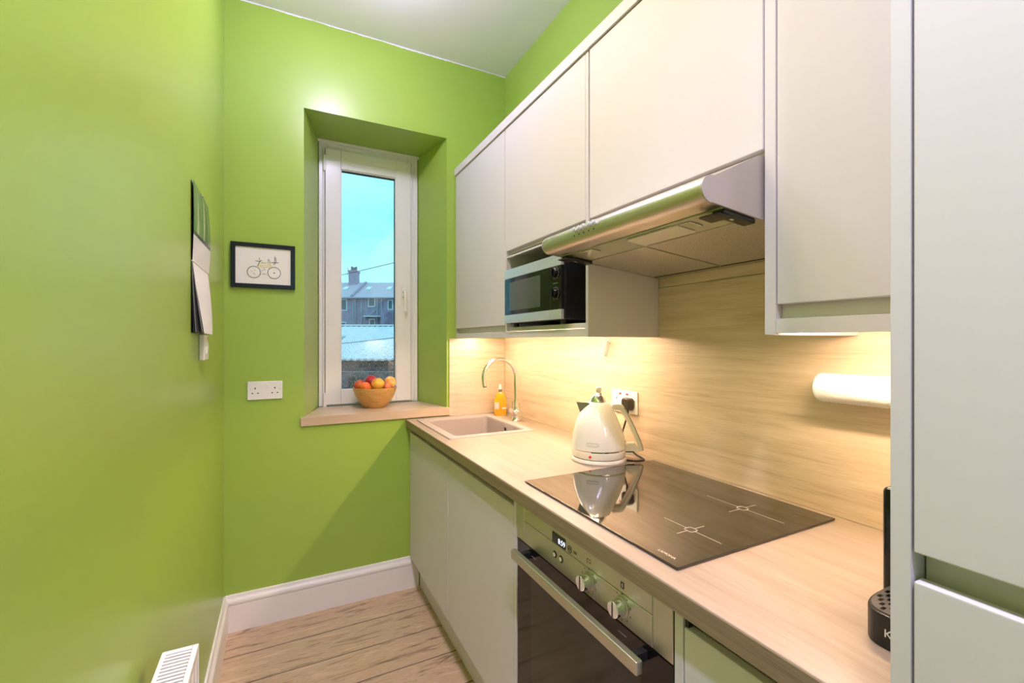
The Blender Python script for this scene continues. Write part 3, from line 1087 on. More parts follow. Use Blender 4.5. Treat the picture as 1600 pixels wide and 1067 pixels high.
obj('side_panel', box(UX + 0.0003, BX, 0.5675, 0.5905, 1.3535, UTOP, 0.0008, 1), M_CAB, u)
obj('light_pelmet', box(UX + 0.0006, 0.9055, 0.256, 0.567, 1.3565, 1.3855, 0.001), M_CAB, u)
cp = obj('cornice_board', box(0.878, BX, 0.256, 2.449, 2.2865, 2.3265, 0.0015), M_CAB)
tag(cp, 'long cashmere top board capping the row of wall units', 'cornice')

# under-cabinet strip lights
def strip(y0, y1, label, mat):
    t = thing('strip_light', label, 'strip light', (0.98, (y0 + y1) / 2, 1.372))
    obj('housing', box(0.958, 0.982, y0, y1, 1.3775, 1.3838, 0.0005, 1), M_WHITEP, t)
    obj('diffuser', box(0.960, 0.980, y0 + 0.005, y1 - 0.005, 1.3725, 1.3775), mat, t)


strip(1.84, 2.41, 'warm strip light under the tall wall unit above the sink', M_LED2)
strip(1.24, 1.79, 'warm strip light under the microwave unit above the kettle', M_LED3)
strip(0.275, 0.55, 'warm strip light under the wall unit beside the tall larder', M_LED)

# connector hanging under the microwave unit
cn = thing('cable_connector', 'small white cable connector dangling under the microwave unit', 'connector', (1.172, 1.45, 1.31))
q = Matrix.Translation((1.172, 1.452, 1.312)) @ Matrix.Rotation(R(-27), 4, 'Z') @ Matrix.Rotation(R(14), 4, 'Y')
t = box(-0.0085, 0.0085, -0.006, 0.006, -0.034, 0.030, 0.0025, 2)
bmesh.ops.transform(t, matrix=q, verts=list(t.verts))
hous = obj('housing', t, plain('beige_plastic', (0.55, 0.42, 0.36), 0.4), cn)
for x, z in ((-0.005, 0.026), (0.005, 0.021), (0.0, -0.029)):
    t = cyl((x, -0.0055, z), (x, -0.0066, z), 0.0016, seg=10)
    bmesh.ops.transform(t, matrix=q, verts=list(t.verts))
    obj('screw', t, M_DARK, hous)
obj('lead', tube(catmull([q @ Vector((0, 0, 0.029)), (1.174, 1.449, 1.352), (1.166, 1.46, 1.372), (1.15, 1.47, 1.3835)]), 0.0022, 8), M_WHITEP, cn)
obj('lead', tube(catmull([q @ Vector((-0.004, 0, -0.034)), q @ Vector((-0.016, 0, -0.036)), q @ Vector((-0.020, 0.002, 0.0)), q @ Vector((-0.018, 0.004, 0.03)), (1.150, 1.475, 1.37), (1.14, 1.48, 1.3838)]), 0.0018, 8), M_WHITEP, cn)

# ------------------------------------------------------------------ cooker hood
hd = thing('cooker_hood', 'stainless steel visor cooker hood with mesh filters below the wide door', 'cooker hood', (0.95, 0.89, 1.57))
hy0, hy1 = 0.5965, 1.1870


def hood_profile(drop=0.0, back=1.192):
    p = [(back, 1.7245), (0.878, 1.7245), (0.742, 1.6605)]
    cx, cz, r = 0.7345, 1.6335, 0.0265
    for a in range(110, 281, 17):
        p.append((cx + r * math.cos(R(a)), cz + r * math.sin(R(a))))
    return p


def zb(x):
    return 1.6035 - 0.100 * (x - 0.77)


prof = hood_profile()
body = prof + [(0.768, 1.6042), (0.768, 1.616), (1.192, 1.585)]
obj('canopy', prism(body, 'y', hy0 + 0.004, hy1 - 0.004), M_STEEL, hd)
side = prof + [(1.192, zb(1.192))]
for a, b_ in ((hy0 - 0.0005, hy0 + 0.0038), (hy1 - 0.0038, hy1 + 0.0005)):
    obj('end_panel', prism([(x - (0.0008 if x < 1.1 else 0), z) for x, z in side], 'y', a, b_), plain('hood_side_paint', (0.44, 0.40, 0.375), 0.4, metal=0.3) if 'hood_side_paint' not in MATS else MATS['hood_side_paint'], hd)


def slope_box(x0, x1, y0, y1, lo, hi, bev=0.0, bm=None):
    return prism([(x0, zb(x0) + lo), (x1, zb(x1) + lo), (x1, zb(x1) + hi), (x0, zb(x0) + hi)], 'y', y0, y1, bev, 1, bm)


M_LENS, _n, _b = newmat('lamp_cover')
_b.inputs['Base Color'].default_value = (0.62, 0.60, 0.48, 1)
_b.inputs['Roughness'].default_value = 0.12
_b.inputs['Metallic'].default_value = 0.35
_b.inputs['Coat Weight'].default_value = 0.5
lens = obj('lamp_cover', slope_box(0.772, 0.868, hy0 + 0.006, hy1 - 0.006, 0.0025, 0.006, 0.0008), M_LENS, hd)
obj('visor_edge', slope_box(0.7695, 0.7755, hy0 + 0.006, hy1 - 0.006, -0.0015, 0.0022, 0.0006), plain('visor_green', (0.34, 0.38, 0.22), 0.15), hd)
obj('lamp_holder', slope_box(0.790, 0.852, 0.735, 0.90, -0.0035, 0.0022, 0.0015), M_CREAM, lens)
obj('lamp_holder_tab', slope_box(0.792, 0.835, 0.70, 0.728, -0.002, 0.0022, 0.0015), M_LENS, lens)
obj('lamp_holder_tab', slope_box(0.782, 0.815, 1.035, 1.09, -0.002, 0.0022, 0.0015), M_LENS, lens)
for a, b_ in ((hy0 + 0.006, 0.9125), (0.9155, hy1 - 0.006)):
    f = obj('grease_filter', slope_box(0.872, 1.163, a, b_, 0.001, 0.007, 0.0008), M_FILTER, hd)
    obj('filter_rim', slope_box(1.1635, 1.1665, a, b_, -0.0005, 0.007), M_BLKM, f)
    bm = slope_box(0.8690, 0.8718, a, b_, 0.0005, 0.007)
    obj('filter_rim', bm, M_STEEL, f)
obj('filter_divider', slope_box(0.872, 1.168, 0.9127, 0.9153, -0.001, 0.007), M_STEEL, hd)
obj('rear_rail', slope_box(1.1675, 1.191, hy0 + 0.006, hy1 - 0.006, 0.0005, 0.007, 0.0005), M_STEEL, hd)
for s, yc in ((1, hy0 + 0.006), (-1, hy1 - 0.006)):
    y_a, y_b = (yc, yc + 0.028) if s > 0 else (yc - 0.028, yc)
    bm = slope_box(0.776, 0.875, y_a, y_b, -0.009, 0.0018, 0.0025)
    y_a, y_b = (yc + 0.0, yc + 0.048) if s > 0 else (yc - 0.048, yc)
    slope_box(0.762, 0.80, y_a, y_b, -0.0135, -0.0095, 0.0015, bm)
    c_ = obj('visor_clip', bm, M_BLKM, hd)
    obj('clip_pin', slope_box(0.815, 0.823, yc + s * 0.012, yc + s * 0.017, -0.0098, -0.0092), M_WHITEP, c_)
# push buttons on the curved front
na = R(160)
for k in range(5):
    yb = 1.016 - k * 0.0215
    c0 = Vector((0.7345 + 0.0262 * math.cos(na), yb, 1.6335 + 0.0262 * math.sin(na)))
    n_ = Vector((math.cos(na), 0, math.sin(na)))
    bt = obj('push_button', cyl(c0 - n_ * 0.002, c0 + n_ * 0.008, 0.0075, 0.0068, 18, bev=0.001), M_SILVER, hd)
    c1 = Vector((0.7345 + 0.0266 * math.cos(R(192)), yb, 1.6335 + 0.0266 * math.sin(R(192))))
    obj('button_print', box(c1.x - 0.0004, c1.x + 0.001, yb - 0.002, yb + 0.002, c1.z - 0.002, c1.z + 0.002), M_INK, hd)

# ------------------------------------------------------------------ microwave
mw = thing('microwave', 'compact black microwave with silver strips on the open shelf', 'microwave', (1.03, 1.545, 1.4025))
my0, my1, mx = 1.324, 1.772, 0.868
mz0, mz1 = 1.419, 1.649
obj('casing', box(0.892, 1.165, my0 + 0.004, my1 - 0.004, mz0 - 0.002, mz1 - 0.004, 0.003), plain('black_casing', (0.010, 0.010, 0.011), 0.22), mw)
obj('front_rim', box(0.8805, 0.8915, my0, my1, mz0, mz1, 0.003), M_BLKM, mw)
obj('control_panel', box(mx, 0.880, my0, 1.3995, mz0 + 0.0355, mz1 - 0.0405, 0.0012), M_BLACK, mw)
obj('panel_strip', box(mx - 0.0006, 0.880, my0, 1.3995, mz0, mz0 + 0.035, 0.0015), M_SILVER, mw)
dd = obj('door', box(mx, 0.880, 1.4005, my1, mz0 + 0.0355, mz1 - 0.0405, 0.0012), M_BLACK, mw)
obj('door_strip', box(mx - 0.0006, 0.880, 1.4005, my1, mz0, mz0 + 0.035, 0.0015), M_SILVER, dd)
obj('top_strip', box(mx - 0.0006, 0.880, my0, my1, mz1 - 0.040, mz1, 0.0015), M_SILVER, mw)
obj('door_window', box(mx - 0.0005, mx + 0.001, 1.468, 1.728, mz0 + 0.052, mz1 - 0.058, 0.0004, 1), plain('microwave_mesh', (0.075, 0.085, 0.07), 0.12), dd)
for zc in (1.585, 1.512):
    kn = obj('knob', cyl((mx + 0.0005, 1.361, zc), (mx - 0.013, 1.361, zc), 0.0165, 0.0155, 28, bev=0.0015), M_BLACK, mw)
    obj('knob_grip', box(mx - 0.019, mx - 0.0125, 1.3585, 1.3635, zc - 0.0145, zc + 0.0145, 0.0012), M_BLACK, kn)
    bm = nb()
    ring_flat((mx - 0.0001, 1.361, zc), 0.0205, 0.0006, 'x', 0.0003, bm=bm)
    for a in range(0, 360, 30):
        ca, sa = math.cos(R(a)), math.sin(R(a))
        box(mx - 0.0003, mx + 0.0003, 1.361 + 0.024 * ca - 0.001, 1.361 + 0.024 * ca + 0.001, zc + 0.024 * sa - 0.001, zc + 0.024 * sa + 0.001, bm=bm)
    obj('dial_print', bm, plain('dial_grey', (0.30, 0.30, 0.31), 0.5) if 'dial_grey' not in MATS else MATS['dial_grey'], kn)
obj('panel_print', box(mx - 0.0003, mx + 0.0003, 1.345, 1.377, 1.5465, 1.548), MATS['dial_grey'], mw)
for xx in (0.905, 1.14):
    for yy in (my0 + 0.04, my1 - 0.04):
        obj('foot', cyl((xx, yy, 1.4027), (xx, yy, mz0 - 0.0018), 0.012, seg=16), M_BLKM, mw)

# ------------------------------------------------------------------ tall larder unit
tu = thing('tall_larder_unit', 'tall cashmere larder unit with two stacked doors standing by the worktop end', 'larder unit', (0.9, -0.06, 0.0))
TX = 0.600
obj('carcase', box(0.630, BX, -0.362, 0.234, 0.17, 2.285), M_CABIN, tu)
obj('side_panel', box(TX, BX, 0.2362, 0.2545, 0.0, 2.3265, 0.001), M_CAB, tu)
obj('side_panel', box(TX, BX, -0.3825, -0.3645, 0.0, 2.3265, 0.001), M_CAB, tu)
obj('upper_door', door_bm(TX, -0.362, 0.2340, 1.1145, 2.284, 0.019), M_CAB, tu)
obj('lower_door', door_bm(TX, -0.362, 0.2340, 0.17, 1.0845, 0.019), M_CAB, tu)
obj('kick_board', box(0.66, 0.678, -0.364, 0.2355, 0.0, 0.168), M_CAB, tu)
obj('top_board', box(TX, BX, -0.364, 0.2355, 2.2865, 2.3265, 0.001), M_CAB, tu)

# ------------------------------------------------------------------ kettle
kt = thing('electric_kettle', 'cream dome kettle on its power base between sink and hob', 'kettle', (1.013, 1.302, WT), R(-27.02))
kl = dict(local=True)
obj('power_base', lathe([(0, 0), (0.090, 0), (0.0965, 0.004), (0.0965, 0.010), (0.093, 0.0145), (0, 0.0145)], seg=64), M_CREAM, kt, **kl)
obj('base_foot_ring', lathe([(0.089, 0.0002), (0.0972, 0.0002), (0.0972, 0.0032), (0.089, 0.0032)], seg=64), M_TAUPE, kt, **kl)
body = [(0, 0.0148), (0.088, 0.0148), (0.0925, 0.018), (0.0945, 0.026), (0.0955, 0.040), (0.0945, 0.0415)]
obj('body_skirt', lathe(body + [(0, 0.0415)], seg=64), M_CREAM, kt, **kl)
obj('steel_band', lathe([(0, 0.0417), (0.0935, 0.0417), (0.0935, 0.0455), (0, 0.0455)], seg=64), M_CHROME, kt, **kl)
dome = [(0, 0.0457), (0.0935, 0.0457), (0.0957, 0.0475), (0.0952, 0.058), (0.0918, 0.082), (0.0857, 0.108), (0.0770, 0.135), (0.0668, 0.160), (0.0552, 0.182), (0.0460, 0.197), (0.0405, 0.2050), (0.0385, 0.2070), (0, 0.2070)]


def lean(z):
    return -0.005 * math.exp(-((z - 0.150) / 0.045) ** 2)


t = lathe(dome, seg=64)
for v_ in t.verts:
    v_.co.x += lean(v_.co.z)
kb = obj('body', t, M_CREAM, kt, **kl)
ld = obj('lid', lathe([(0, 0.2072), (0.0310, 0.2072), (0.0300, 0.211), (0.0260, 0.222), (0.0190, 0.231), (0.0150, 0.2345), (0, 0.2345)], seg=48), M_CHROME, kt, **kl)
obj('lid_knob', lathe([(0, 0.2347), (0.0130, 0.2347), (0.0130, 0.2365), (0.0080, 0.239), (0.0080, 0.242), (0.0105, 0.246), (0.0112, 0.253), (0.0095, 0.260), (0.0050, 0.2625), (0, 0.2625)], seg=32), M_CREAM, ld, **kl)
# spout: a pointed lip on the far side of the handle
t = nb()
sv = [t.verts.new(p) for p in ((-0.080, 0, 0.2065), (-0.036, 0.026, 0.2055), (-0.036, -0.026, 0.2055), (-0.052, 0.016, 0.166), (-0.052, -0.016, 0.166), (-0.066, 0.0, 0.168))]
for f in ((0, 1, 2), (0, 5, 3, 1), (0, 2, 4, 5), (1, 3, 4, 2), (3, 5, 4)):
    t.faces.new([sv[i] for i in f])
bmesh.ops.recalc_face_normals(t, faces=list(t.faces))
obj('spout', t, plain('spout_steel', (0.30, 0.30, 0.24), 0.3, metal=0.6), kt, **kl)
# handle: top arm, curved blade and bottom arm
hp = [(0.0445, 0.196), (0.060, 0.1985), (0.079, 0.1985), (0.088, 0.190)]
outr = catmull([(0.088, 0, 0.192), (0.106, 0, 0.163), (0.124, 0, 0.128), (0.143, 0, 0.086), (0.155, 0, 0.055), (0.160, 0, 0.034)], 5)
innr = catmull([(0.146, 0, 0.030), (0.138, 0, 0.058), (0.124, 0, 0.094), (0.105, 0, 0.134), (0.090, 0, 0.162), (0.080, 0, 0.176)], 5)
poly = [(p.x, p.z) for p in outr] + [(p.x, p.z) for p in innr]
obj('grip', prism(poly, 'y', -0.0125, 0.0125, 0.0025, 2), M_TAUPE, kt, **kl)
poly2 = [(p.x - 0.0055, p.z) for p in outr] + [(p.x - 0.002, p.z) for p in innr]
hc = obj('handle', prism(poly2, 'y', -0.0150, 0.0150, 0.0025, 2), M_CREAM, kt, **kl)
obj('handle_top_arm', prism([(0.040, 0.180), (0.046, 0.199), (0.062, 0.2005), (0.082, 0.1985), (0.090, 0.189), (0.080, 0.176), (0.062, 0.178)], 'y', -0.0150, 0.0150, 0.002, 2), M_CREAM, hc, **kl)
obj('handle_foot', prism([(0.085, 0.031), (0.091, 0.044), (0.104, 0.060), (0.128, 0.061), (0.147, 0.031)], 'y', -0.0145, 0.0145, 0.002, 2), M_CREAM, hc, **kl)
obj('switch_lever', box(0.080, 0.122, -0.014, 0.014, 0.0165, 0.0275, 0.003, 2), M_CREAM, kt, **kl)
obj('switch_slot', box(0.0935, 0.125, -0.0155, 0.0155, 0.0278, 0.0305, 0.0005), M_DARK, kt, **kl)
a = R(-118)
obj('power_light', cyl((0.0945 * math.cos(a), 0.0945 * math.sin(a), 0.0285), (0.0968 * math.cos(a), 0.0968 * math.sin(a), 0.0285), 0.0046, seg=20), M_RED, kt, label='small red power light', **kl)
# oval badge
t = nb()
for k in range(13):
    pass
aa = [R(-125 + 2.0 * k) for k in range(13)]
def onbody(ang, z):
    r = 0.0953 - (z - 0.058) * 0.115 + 0.0006
    return (r * math.cos(ang), r * math.sin(ang), z)
loop = [onbody(q_, 0.0755) for q_ in aa] + [onbody(q_, 0.0655) for q_ in reversed(aa)]
tube(loop + [loop[0]], 0.0006, 5, bm=t, cap=False)
obj('badge', t, M_TAUPE, kt, **kl)
t = nb()
for zz, aoff in ((0.118, -20), (0.112, -18), (0.090, -14), (0.082, -12)):
    r = 0.0953 - (zz - 0.058) * 0.185 + 0.0002
    q_ = R(aoff)
    cyl((r * math.cos(q_), r * math.sin(q_), zz), ((r + 0.0012) * math.cos(q_), (r + 0.0012) * math.sin(q_), zz), 0.0015, seg=8, bm=t)
obj('level_mark', t, M_TAUPE, kb, **kl)

# ------------------------------------------------------------------ sockets
def socket(name, label, plane, c, neon):
    """twin wall socket; plane 'x' faces -x, plane 'y' faces -y"""
    t = thing(name, label, 'socket', c)
    W2, H2, TH = 0.0735, 0.043, 0.0085

    def pl(u0, u1, v0, v1, d0, d1, bev=0.0, seg=2):
        if plane == 'y':
            return box(c[0] + u0, c[0] + u1, c[1] - d1, c[1] - d0, c[2] + v0, c[2] + v1, bev, seg)
        return box(c[0] - d1, c[0] - d0, c[1] - u1, c[1] - u0, c[2] + v0, c[2] + v1, bev, seg)
    obj('plate', pl(-W2, W2, -H2, H2, 0, TH, 0.0028, 3), M_WHITEP, t)
    for s in (-1, 1):
        rk = obj('rocker_switch', pl(s * 0.011 - 0.0065, s * 0.011 + 0.0065, 0.010 if not neon else 0.004, 0.027 if not neon else 0.020, TH - 0.001, TH + 0.002, 0.001), M_WHITEP, t)
        if neon:
            obj('neon', pl(s * 0.020 - 0.007, s * 0.020 + 0.007, 0.026, 0.033, TH - 0.001, TH + 0.0006, 0.0005, 1), M_RED, t)
        bm = None
        for du, dv, w, h in ((0.0, 0.011, 0.0022, 0.0042), (-0.0115, -0.012, 0.0035, 0.0022), (0.0115, -0.012, 0.0035, 0.0022)):
            hole = obj('pin_hole', pl(s * 0.041 + du - w, s * 0.041 + du + w, dv - h, dv + h, TH - 0.001, TH + 0.0003), M_DARK, t)
        obj('screw', pl(s * 0.0605 - 0.002, s * 0.0605 + 0.002, 0.004, 0.008, TH - 0.001, TH + 0.0004), M_CHROME, t)
    return t


socket('twin_socket', 'white twin wall socket on the green wall below the bicycle picture', 'y', (-0.0725, YF, 1.1075), False)
socket('twin_socket', 'white twin socket with red neons on the oak splashback behind the kettle', 'x', (1.195, 1.368, 1.106), True)

# plug and flex of the kettle
pg = thing('kettle_plug', 'black mains plug and flex plugged in behind the kettle', 'plug', (1.17, 1.325, 1.1))
pyc, pzc = 1.3275, 1.104
t = prism([(pyc + p[0], pzc + p[1]) for p in ((-0.022, 0.012), (-0.016, 0.0215), (0.016, 0.0215), (0.022, 0.012), (0.022, -0.016), (0.013, -0.0255), (-0.013, -0.0255), (-0.022, -0.016))], 'x', 1.156, 1.1858, 0.006, 3)
obj('plug_body', t, M_PLUG, pg)
obj('cord_grip', cyl((1.170, pyc, pzc - 0.024), (1.170, pyc + 0.001, pzc - 0.048), 0.0062, 0.0045, 14), M_PLUG, pg)
obj('flex', tube(catmull([(1.170, pyc, pzc - 0.045), (1.166, pyc + 0.012, 1.02), (1.160, pyc + 0.016, 0.985), (1.158, pyc - 0.01, 0.950), (1.155, 1.27, 0.928), (1.150, 1.225, 0.9215), (1.136, 1.205, 0.9208), (1.112, 1.207, 0.9208), (1.092, 1.222, 0.9208), (1.083, 1.232, 0.9215)]), 0.0034, 10), M_CABLE, pg)

# ------------------------------------------------------------------ paper towel roll on its wall rod
rt = thing('paper_towel_roll', 'white embossed paper towel roll against the splashback under the near wall unit', 'paper towel', (1.148, 0.52, 1.2315))
rx, rz_, ry0, ry1 = 1.145, 1.2315, 0.395, 0.628
N1, N2 = 64, 120
t = nb()
rows = []
for i in range(N2 + 1):
    yy = ry0 + (ry1 - ry0) * i / N2
    e = 0.0
    d_end = min(i, N2 - i)
    if d_end < 4:
        e = -0.0055 * (1 - d_end / 4) ** 2
    row = []
    for k in range(N1):
        a = 2 * math.pi * k / N1
        em = 0.00035 * (math.sin(a * 16 + yy * 700) + math.sin(a * 16 - yy * 700))
        rr = 0.0335 + e + em
        row.append(t.verts.new((rx + rr * math.cos(a), yy, rz_ + rr * math.sin(a))))
    rows.append(row)
for a_, b_ in zip(rows, rows[1:]):
    for k in range(N1):
        t.faces.new((a_[k], a_[(k + 1) % N1], b_[(k + 1) % N1], b_[k]))
for row in (rows[0], rows[-1]):
    t.faces.new(row)
bmesh.ops.recalc_face_normals(t, faces=list(t.faces))
obj('paper', t, M_TOWEL, rt)
obj('core', cyl((rx, ry0 - 0.001, rz_), (rx, ry1 + 0.0004, rz_), 0.019, seg=32), plain('card_core', (0.60, 0.52, 0.42), 0.8), rt)
th_ = thing('towel_holder', 'chrome wall rod holding the paper towel roll', 'towel holder', (1.17, 0.38, 1.2315))
obj('wall_plate', box(1.190, 1.1947, 0.352, 0.382, 1.2015, 1.2615, 0.001), M_CHROME, th_)
obj('rod', tube([(1.1895, 0.367, rz_), (1.165, 0.367, rz_), (1.150, 0.369, rz_), (1.146, 0.378, rz_), (1.146, 0.3935, rz_)], 0.005, 12), M_CHROME, th_)

# ------------------------------------------------------------------ coffee machine peeping past the larder panel
cm = thing('coffee_machine', 'small black pod coffee machine half hidden by the tall larder unit', 'coffee machine', (0.92, 0.305, WT))
tray_out = []
tcx, tcy = 0.815, 0.3125
for k in range(25):
    a = R(90 + 180 * k / 24)
    tray_out.append((tcx + 0.078 * math.copysign(abs(math.cos(a)) ** 0.75, math.cos(a)), tcy + 0.043 * math.copysign(abs(math.sin(a)) ** 0.62, math.sin(a))))
tray_out += [(0.842, tcy - 0.043), (0.842, tcy + 0.043)]
tr_ = obj('drip_tray', prism(tray_out, 'z', WT, WT + 0.047, 0.003, 2), M_BLKM, cm)
t = nb()
for i in range(8):
    for j in range(6):
        cx_, cy_ = 0.752 + i * 0.0112, tcy - 0.0325 + j * 0.0125 + (0.003 if i % 2 else -0.003)
        if ((cx_ - 0.006 - tcx) / 0.074) ** 2 + ((abs(cy_ - tcy) + 0.001) / 0.044) ** 2 > 1.12 and cx_ < tcx:
            continue
        box(cx_ - 0.0045, cx_ + 0.0045, cy_ - 0.0022, cy_ + 0.0022, WT + 0.0468, WT + 0.0485, bm=t)
grd = obj('tray_grid', prism([(tcx + (x - tcx) * 0.93, tcy + (y_ - tcy) * 0.93) for x, y_ in tray_out], 'z', WT + 0.0465, WT + 0.0482, 0.0005, 1), plain('tray_grey', (0.085, 0.075, 0.065), 0.4), cm)
obj('grid_slot', t, M_BLACK, grd)
obj('body', box(0.8425, 1.08, 0.2585, 0.3690, WT, 1.112, 0.008, 4), M_BLACK, cm)
obj('brew_head', box(0.770, 0.8423, tcy - 0.040, tcy + 0.012, 1.045, 1.110, 0.010, 4), M_BLACK, cm)
ang = R(114)
ca_, sa_ = 0.0, 0.0
P0 = Vector((0.7630, 0.3445, WT + 0.022))
tdir = Vector((-0.62, -0.785, 0))
obj('lettering', text_bm('KRUPS', 0.0155, 0.0006, (0.7366, 0.2970, WT + 0.0225), (0, -1, 0), (0, 0, 1)), M_PRINT, tr_, label='pale lettering on the tray front')

# ------------------------------------------------------------------ fruit bowl
BXc, BYc, BZ = 0.469, 2.632, 0.9685
fb = thing('fruit_bowl', 'turned wooden fruit bowl on the window board', 'bowl', (BXc, BYc, BZ))
prof = [(0, 0.0), (0.054, 0.0), (0.058, 0.004), (0.075, 0.020), (0.093, 0.043), (0.107, 0.070), (0.117, 0.098), (0.1205, 0.110), (0.1195, 0.1135), (0.1165, 0.1135), (0.113, 0.108), (0.102, 0.078), (0.088, 0.052), (0.070, 0.030), (0.050, 0.016), (0, 0.012)]
bm = lathe(prof, (BXc, BYc, BZ), 64)
obj('shell', bm, M_BOWL, fb)
ember = [((0.55, 0.03, 0.03), (0.45, 0.02, 0.03), (0.62, 0.10, 0.03)),
         ((0.42, 0.025, 0.035), (0.50, 0.03, 0.03), (0.62, 0.12, 0.03)),
         ((0.85, 0.22, 0.02), (0.90, 0.30, 0.02), (0.80, 0.15, 0.02)),
         ((0.78, 0.14, 0.03), (0.85, 0.45, 0.05), (0.86, 0.50, 0.06)),
         ((0.80, 0.20, 0.05), (0.88, 0.52, 0.14), (0.90, 0.66, 0.32)),
         ((0.60, 0.06, 0.04), (0.80, 0.25, 0.10), (0.72, 0.12, 0.05)),
         ((0.70, 0.10, 0.03), (0.80, 0.25, 0.04), (0.85, 0.35, 0.05)),
         ((0.70, 0.10, 0.03), (0.80, 0.25, 0.04), (0.85, 0.35, 0.05))]
RT = Vector((0.891, -0.454, 0))
FW = Vector((0.454, 0.891, 0))
# offsets: right, forward (away), height of centre, radius
fruit = [(-0.034, 0.036, 0.143, 0.035, 'dark red nectarine on top at the back of the bowl'),
         (-0.073, -0.030, 0.122, 0.035, 'deep crimson nectarine at the rim of the bowl, window-hinge side'),
         (-0.029, -0.074, 0.118, 0.030, 'bright orange nectarine low at the front rim of the bowl'),
         (0.027, -0.035, 0.131, 0.037, 'yellow and orange nectarine in the middle of the pile'),
         (0.078, 0.030, 0.138, 0.034, 'pale yellow-orange nectarine at the window-handle side of the bowl'),
         (0.081, -0.033, 0.119, 0.024, 'small red nectarine tucked against the rim below the pale one')]
for i, (dr_, df_, dz_, rad, lab) in enumerate(fruit):
    c_ = Vector((BXc, BYc, BZ)) + RT * dr_ + FW * df_ + Vector((0, 0, dz_))
    t = bmesh.new()
    bmesh.ops.create_uvsphere(t, u_segments=28, v_segments=20, radius=rad)
    for v_ in t.verts:
        a = math.atan2(v_.co.y, v_.co.x)
        d_ = math.hypot(v_.co.x, v_.co.y)
        cre = 0.05 * math.exp(-(a / 0.28) ** 2) * (d_ / rad)
        top = 0.16 * math.exp(-(d_ / (0.3 * rad)) ** 2) if v_.co.z > 0 else 0.05 * math.exp(-(d_ / (0.3 * rad)) ** 2)
        v_.co = Vector((v_.co.x * (1 - cre), v_.co.y * (1 - cre), v_.co.z * (0.95 - top)))
    th1 = thing('nectarine', lab, 'nectarine', c_, R(40 * i + 10), 'nectarines in the wooden bowl')
    th1.rotation_euler = (R(25 + 17 * i), R(12 * i - 20), R(50 * i))
    obj('flesh', t, peach_mat('nectarine_%d' % i, *ember[i], 1.7 * i + 0.6), th1, local=True)
    obj('stem_scar', lathe([(0, 0.79 * rad), (0.0022, 0.79 * rad), (0.0018, 0.83 * rad), (0, 0.84 * rad)], seg=10), plain('stem_brown', (0.12, 0.07, 0.03), 0.8) if 'stem_brown' not in MATS else MATS['stem_brown'], th1, local=True)

# ------------------------------------------------------------------ bicycle picture
pc = thing('framed_picture', 'black framed bicycle drawing hanging beside the window', 'picture', (-0.0785, YF, 1.697))
px0, px1, pz0, pz1 = -0.2125, 0.0560, 1.5920, 1.8030
bm = nb()
fw = 0.0195
for a, b_, c_, d_ in ((px0, px0 + fw, pz0, pz1), (px1 - fw, px1, pz0, pz1), (px0 + fw, px1 - fw, pz0, pz0 + fw), (px0 + fw, px1 - fw, pz1 - fw, pz1)):
    box(a, b_, YF - 0.017, YF - 0.0003, c_, d_, 0.001, 1, bm)
obj('frame', bm, M_FRAME, pc)
sh = obj('print', box(px0 + fw, px1 - fw, YF - 0.011, YF - 0.001, pz0 + fw, pz1 - fw), M_PAPER, pc)
YD = YF - 0.0112
def u2(cx_, cy_):
    """drawing coordinates from the picture crop -> wall"""
    return px0 + (cx_ - 216) / (1292 - 216) * (px1 - px0), pz1 - ((cy_ - 85 - (cx_ - 216) * 0.062) / (745)) * (pz1 - pz0)
m_y = plain('pale_yellow_ink', (0.78, 0.74, 0.36), 0.6)
m_g = plain('grey_ink', (0.07, 0.07, 0.08), 0.6)
for cx_, cy_ in ((592, 590), (930, 607)):
    x_, z_ = u2(cx_, cy_)
    obj('drawn_wheel', ring_flat((x_, YD, z_), 0.0285, 0.0028, 'y', 0.0003, 40), m_g, sh)
    bm = nb()
    for dx_, dz_ in ((-0.008, 0.003), (0.004, 0.009), (0.0, -0.005), (0.003, -0.010)):
        if cx_ > 700:
            dx_, dz_ = dx_ * 0.3, dz_ * 0.2
        box(x_ + dx_ - 0.003, x_ + dx_ + 0.003, YD - 0.0003, YD, z_ + dz_ - 0.0008, z_ + dz_ + 0.0008, bm=bm)
    obj('drawn_hub', bm, m_g, sh)


def strokes(name, lines, r, mat):
    bm = nb()
    for ln in lines:
        pts = [(u2(*p)[0], YD - 0.0001, u2(*p)[1]) for p in ln]
        tube(pts, r, 5, bm=bm)
    obj(name, bm, mat, sh)


strokes('drawn_frame', [[(655, 505), (690, 440), (860, 440), (895, 500)], [(690, 470), (860, 470)], [(670, 500), (880, 500)], [(700, 440), (690, 500)], [(850, 440), (880, 500)]], 0.0016, m_y)
strokes('drawn_handlebar', [[(620, 405), (700, 412), (680, 355)], [(700, 412), (725, 395)], [(690, 412), (665, 465), (650, 490)]], 0.0012, M_INK)
strokes('drawn_saddle', [[(880, 432), (1010, 436)], [(940, 330), (935, 430)], [(955, 345), (962, 425)], [(915, 470), (955, 440)]], 0.0012, M_INK)
strokes('drawn_pedals', [[(720, 560), (745, 570)], [(755, 530), (780, 560)], [(705, 435), (740, 430), (770, 445), (790, 430)], [(830, 370), (825, 430), (865, 435), (840, 380)], [(730, 620), (790, 625)]], 0.001, m_g)

# ------------------------------------------------------------------ wall calendar
cl = thing('wall_calendar', 'open paper wall calendar with curling pages on the green side wall', 'calendar', (XL, 1.755, 1.59))
cy0, cy1, czt, czf, czb = 1.605, 1.905, 1.815, 1.578, 1.366


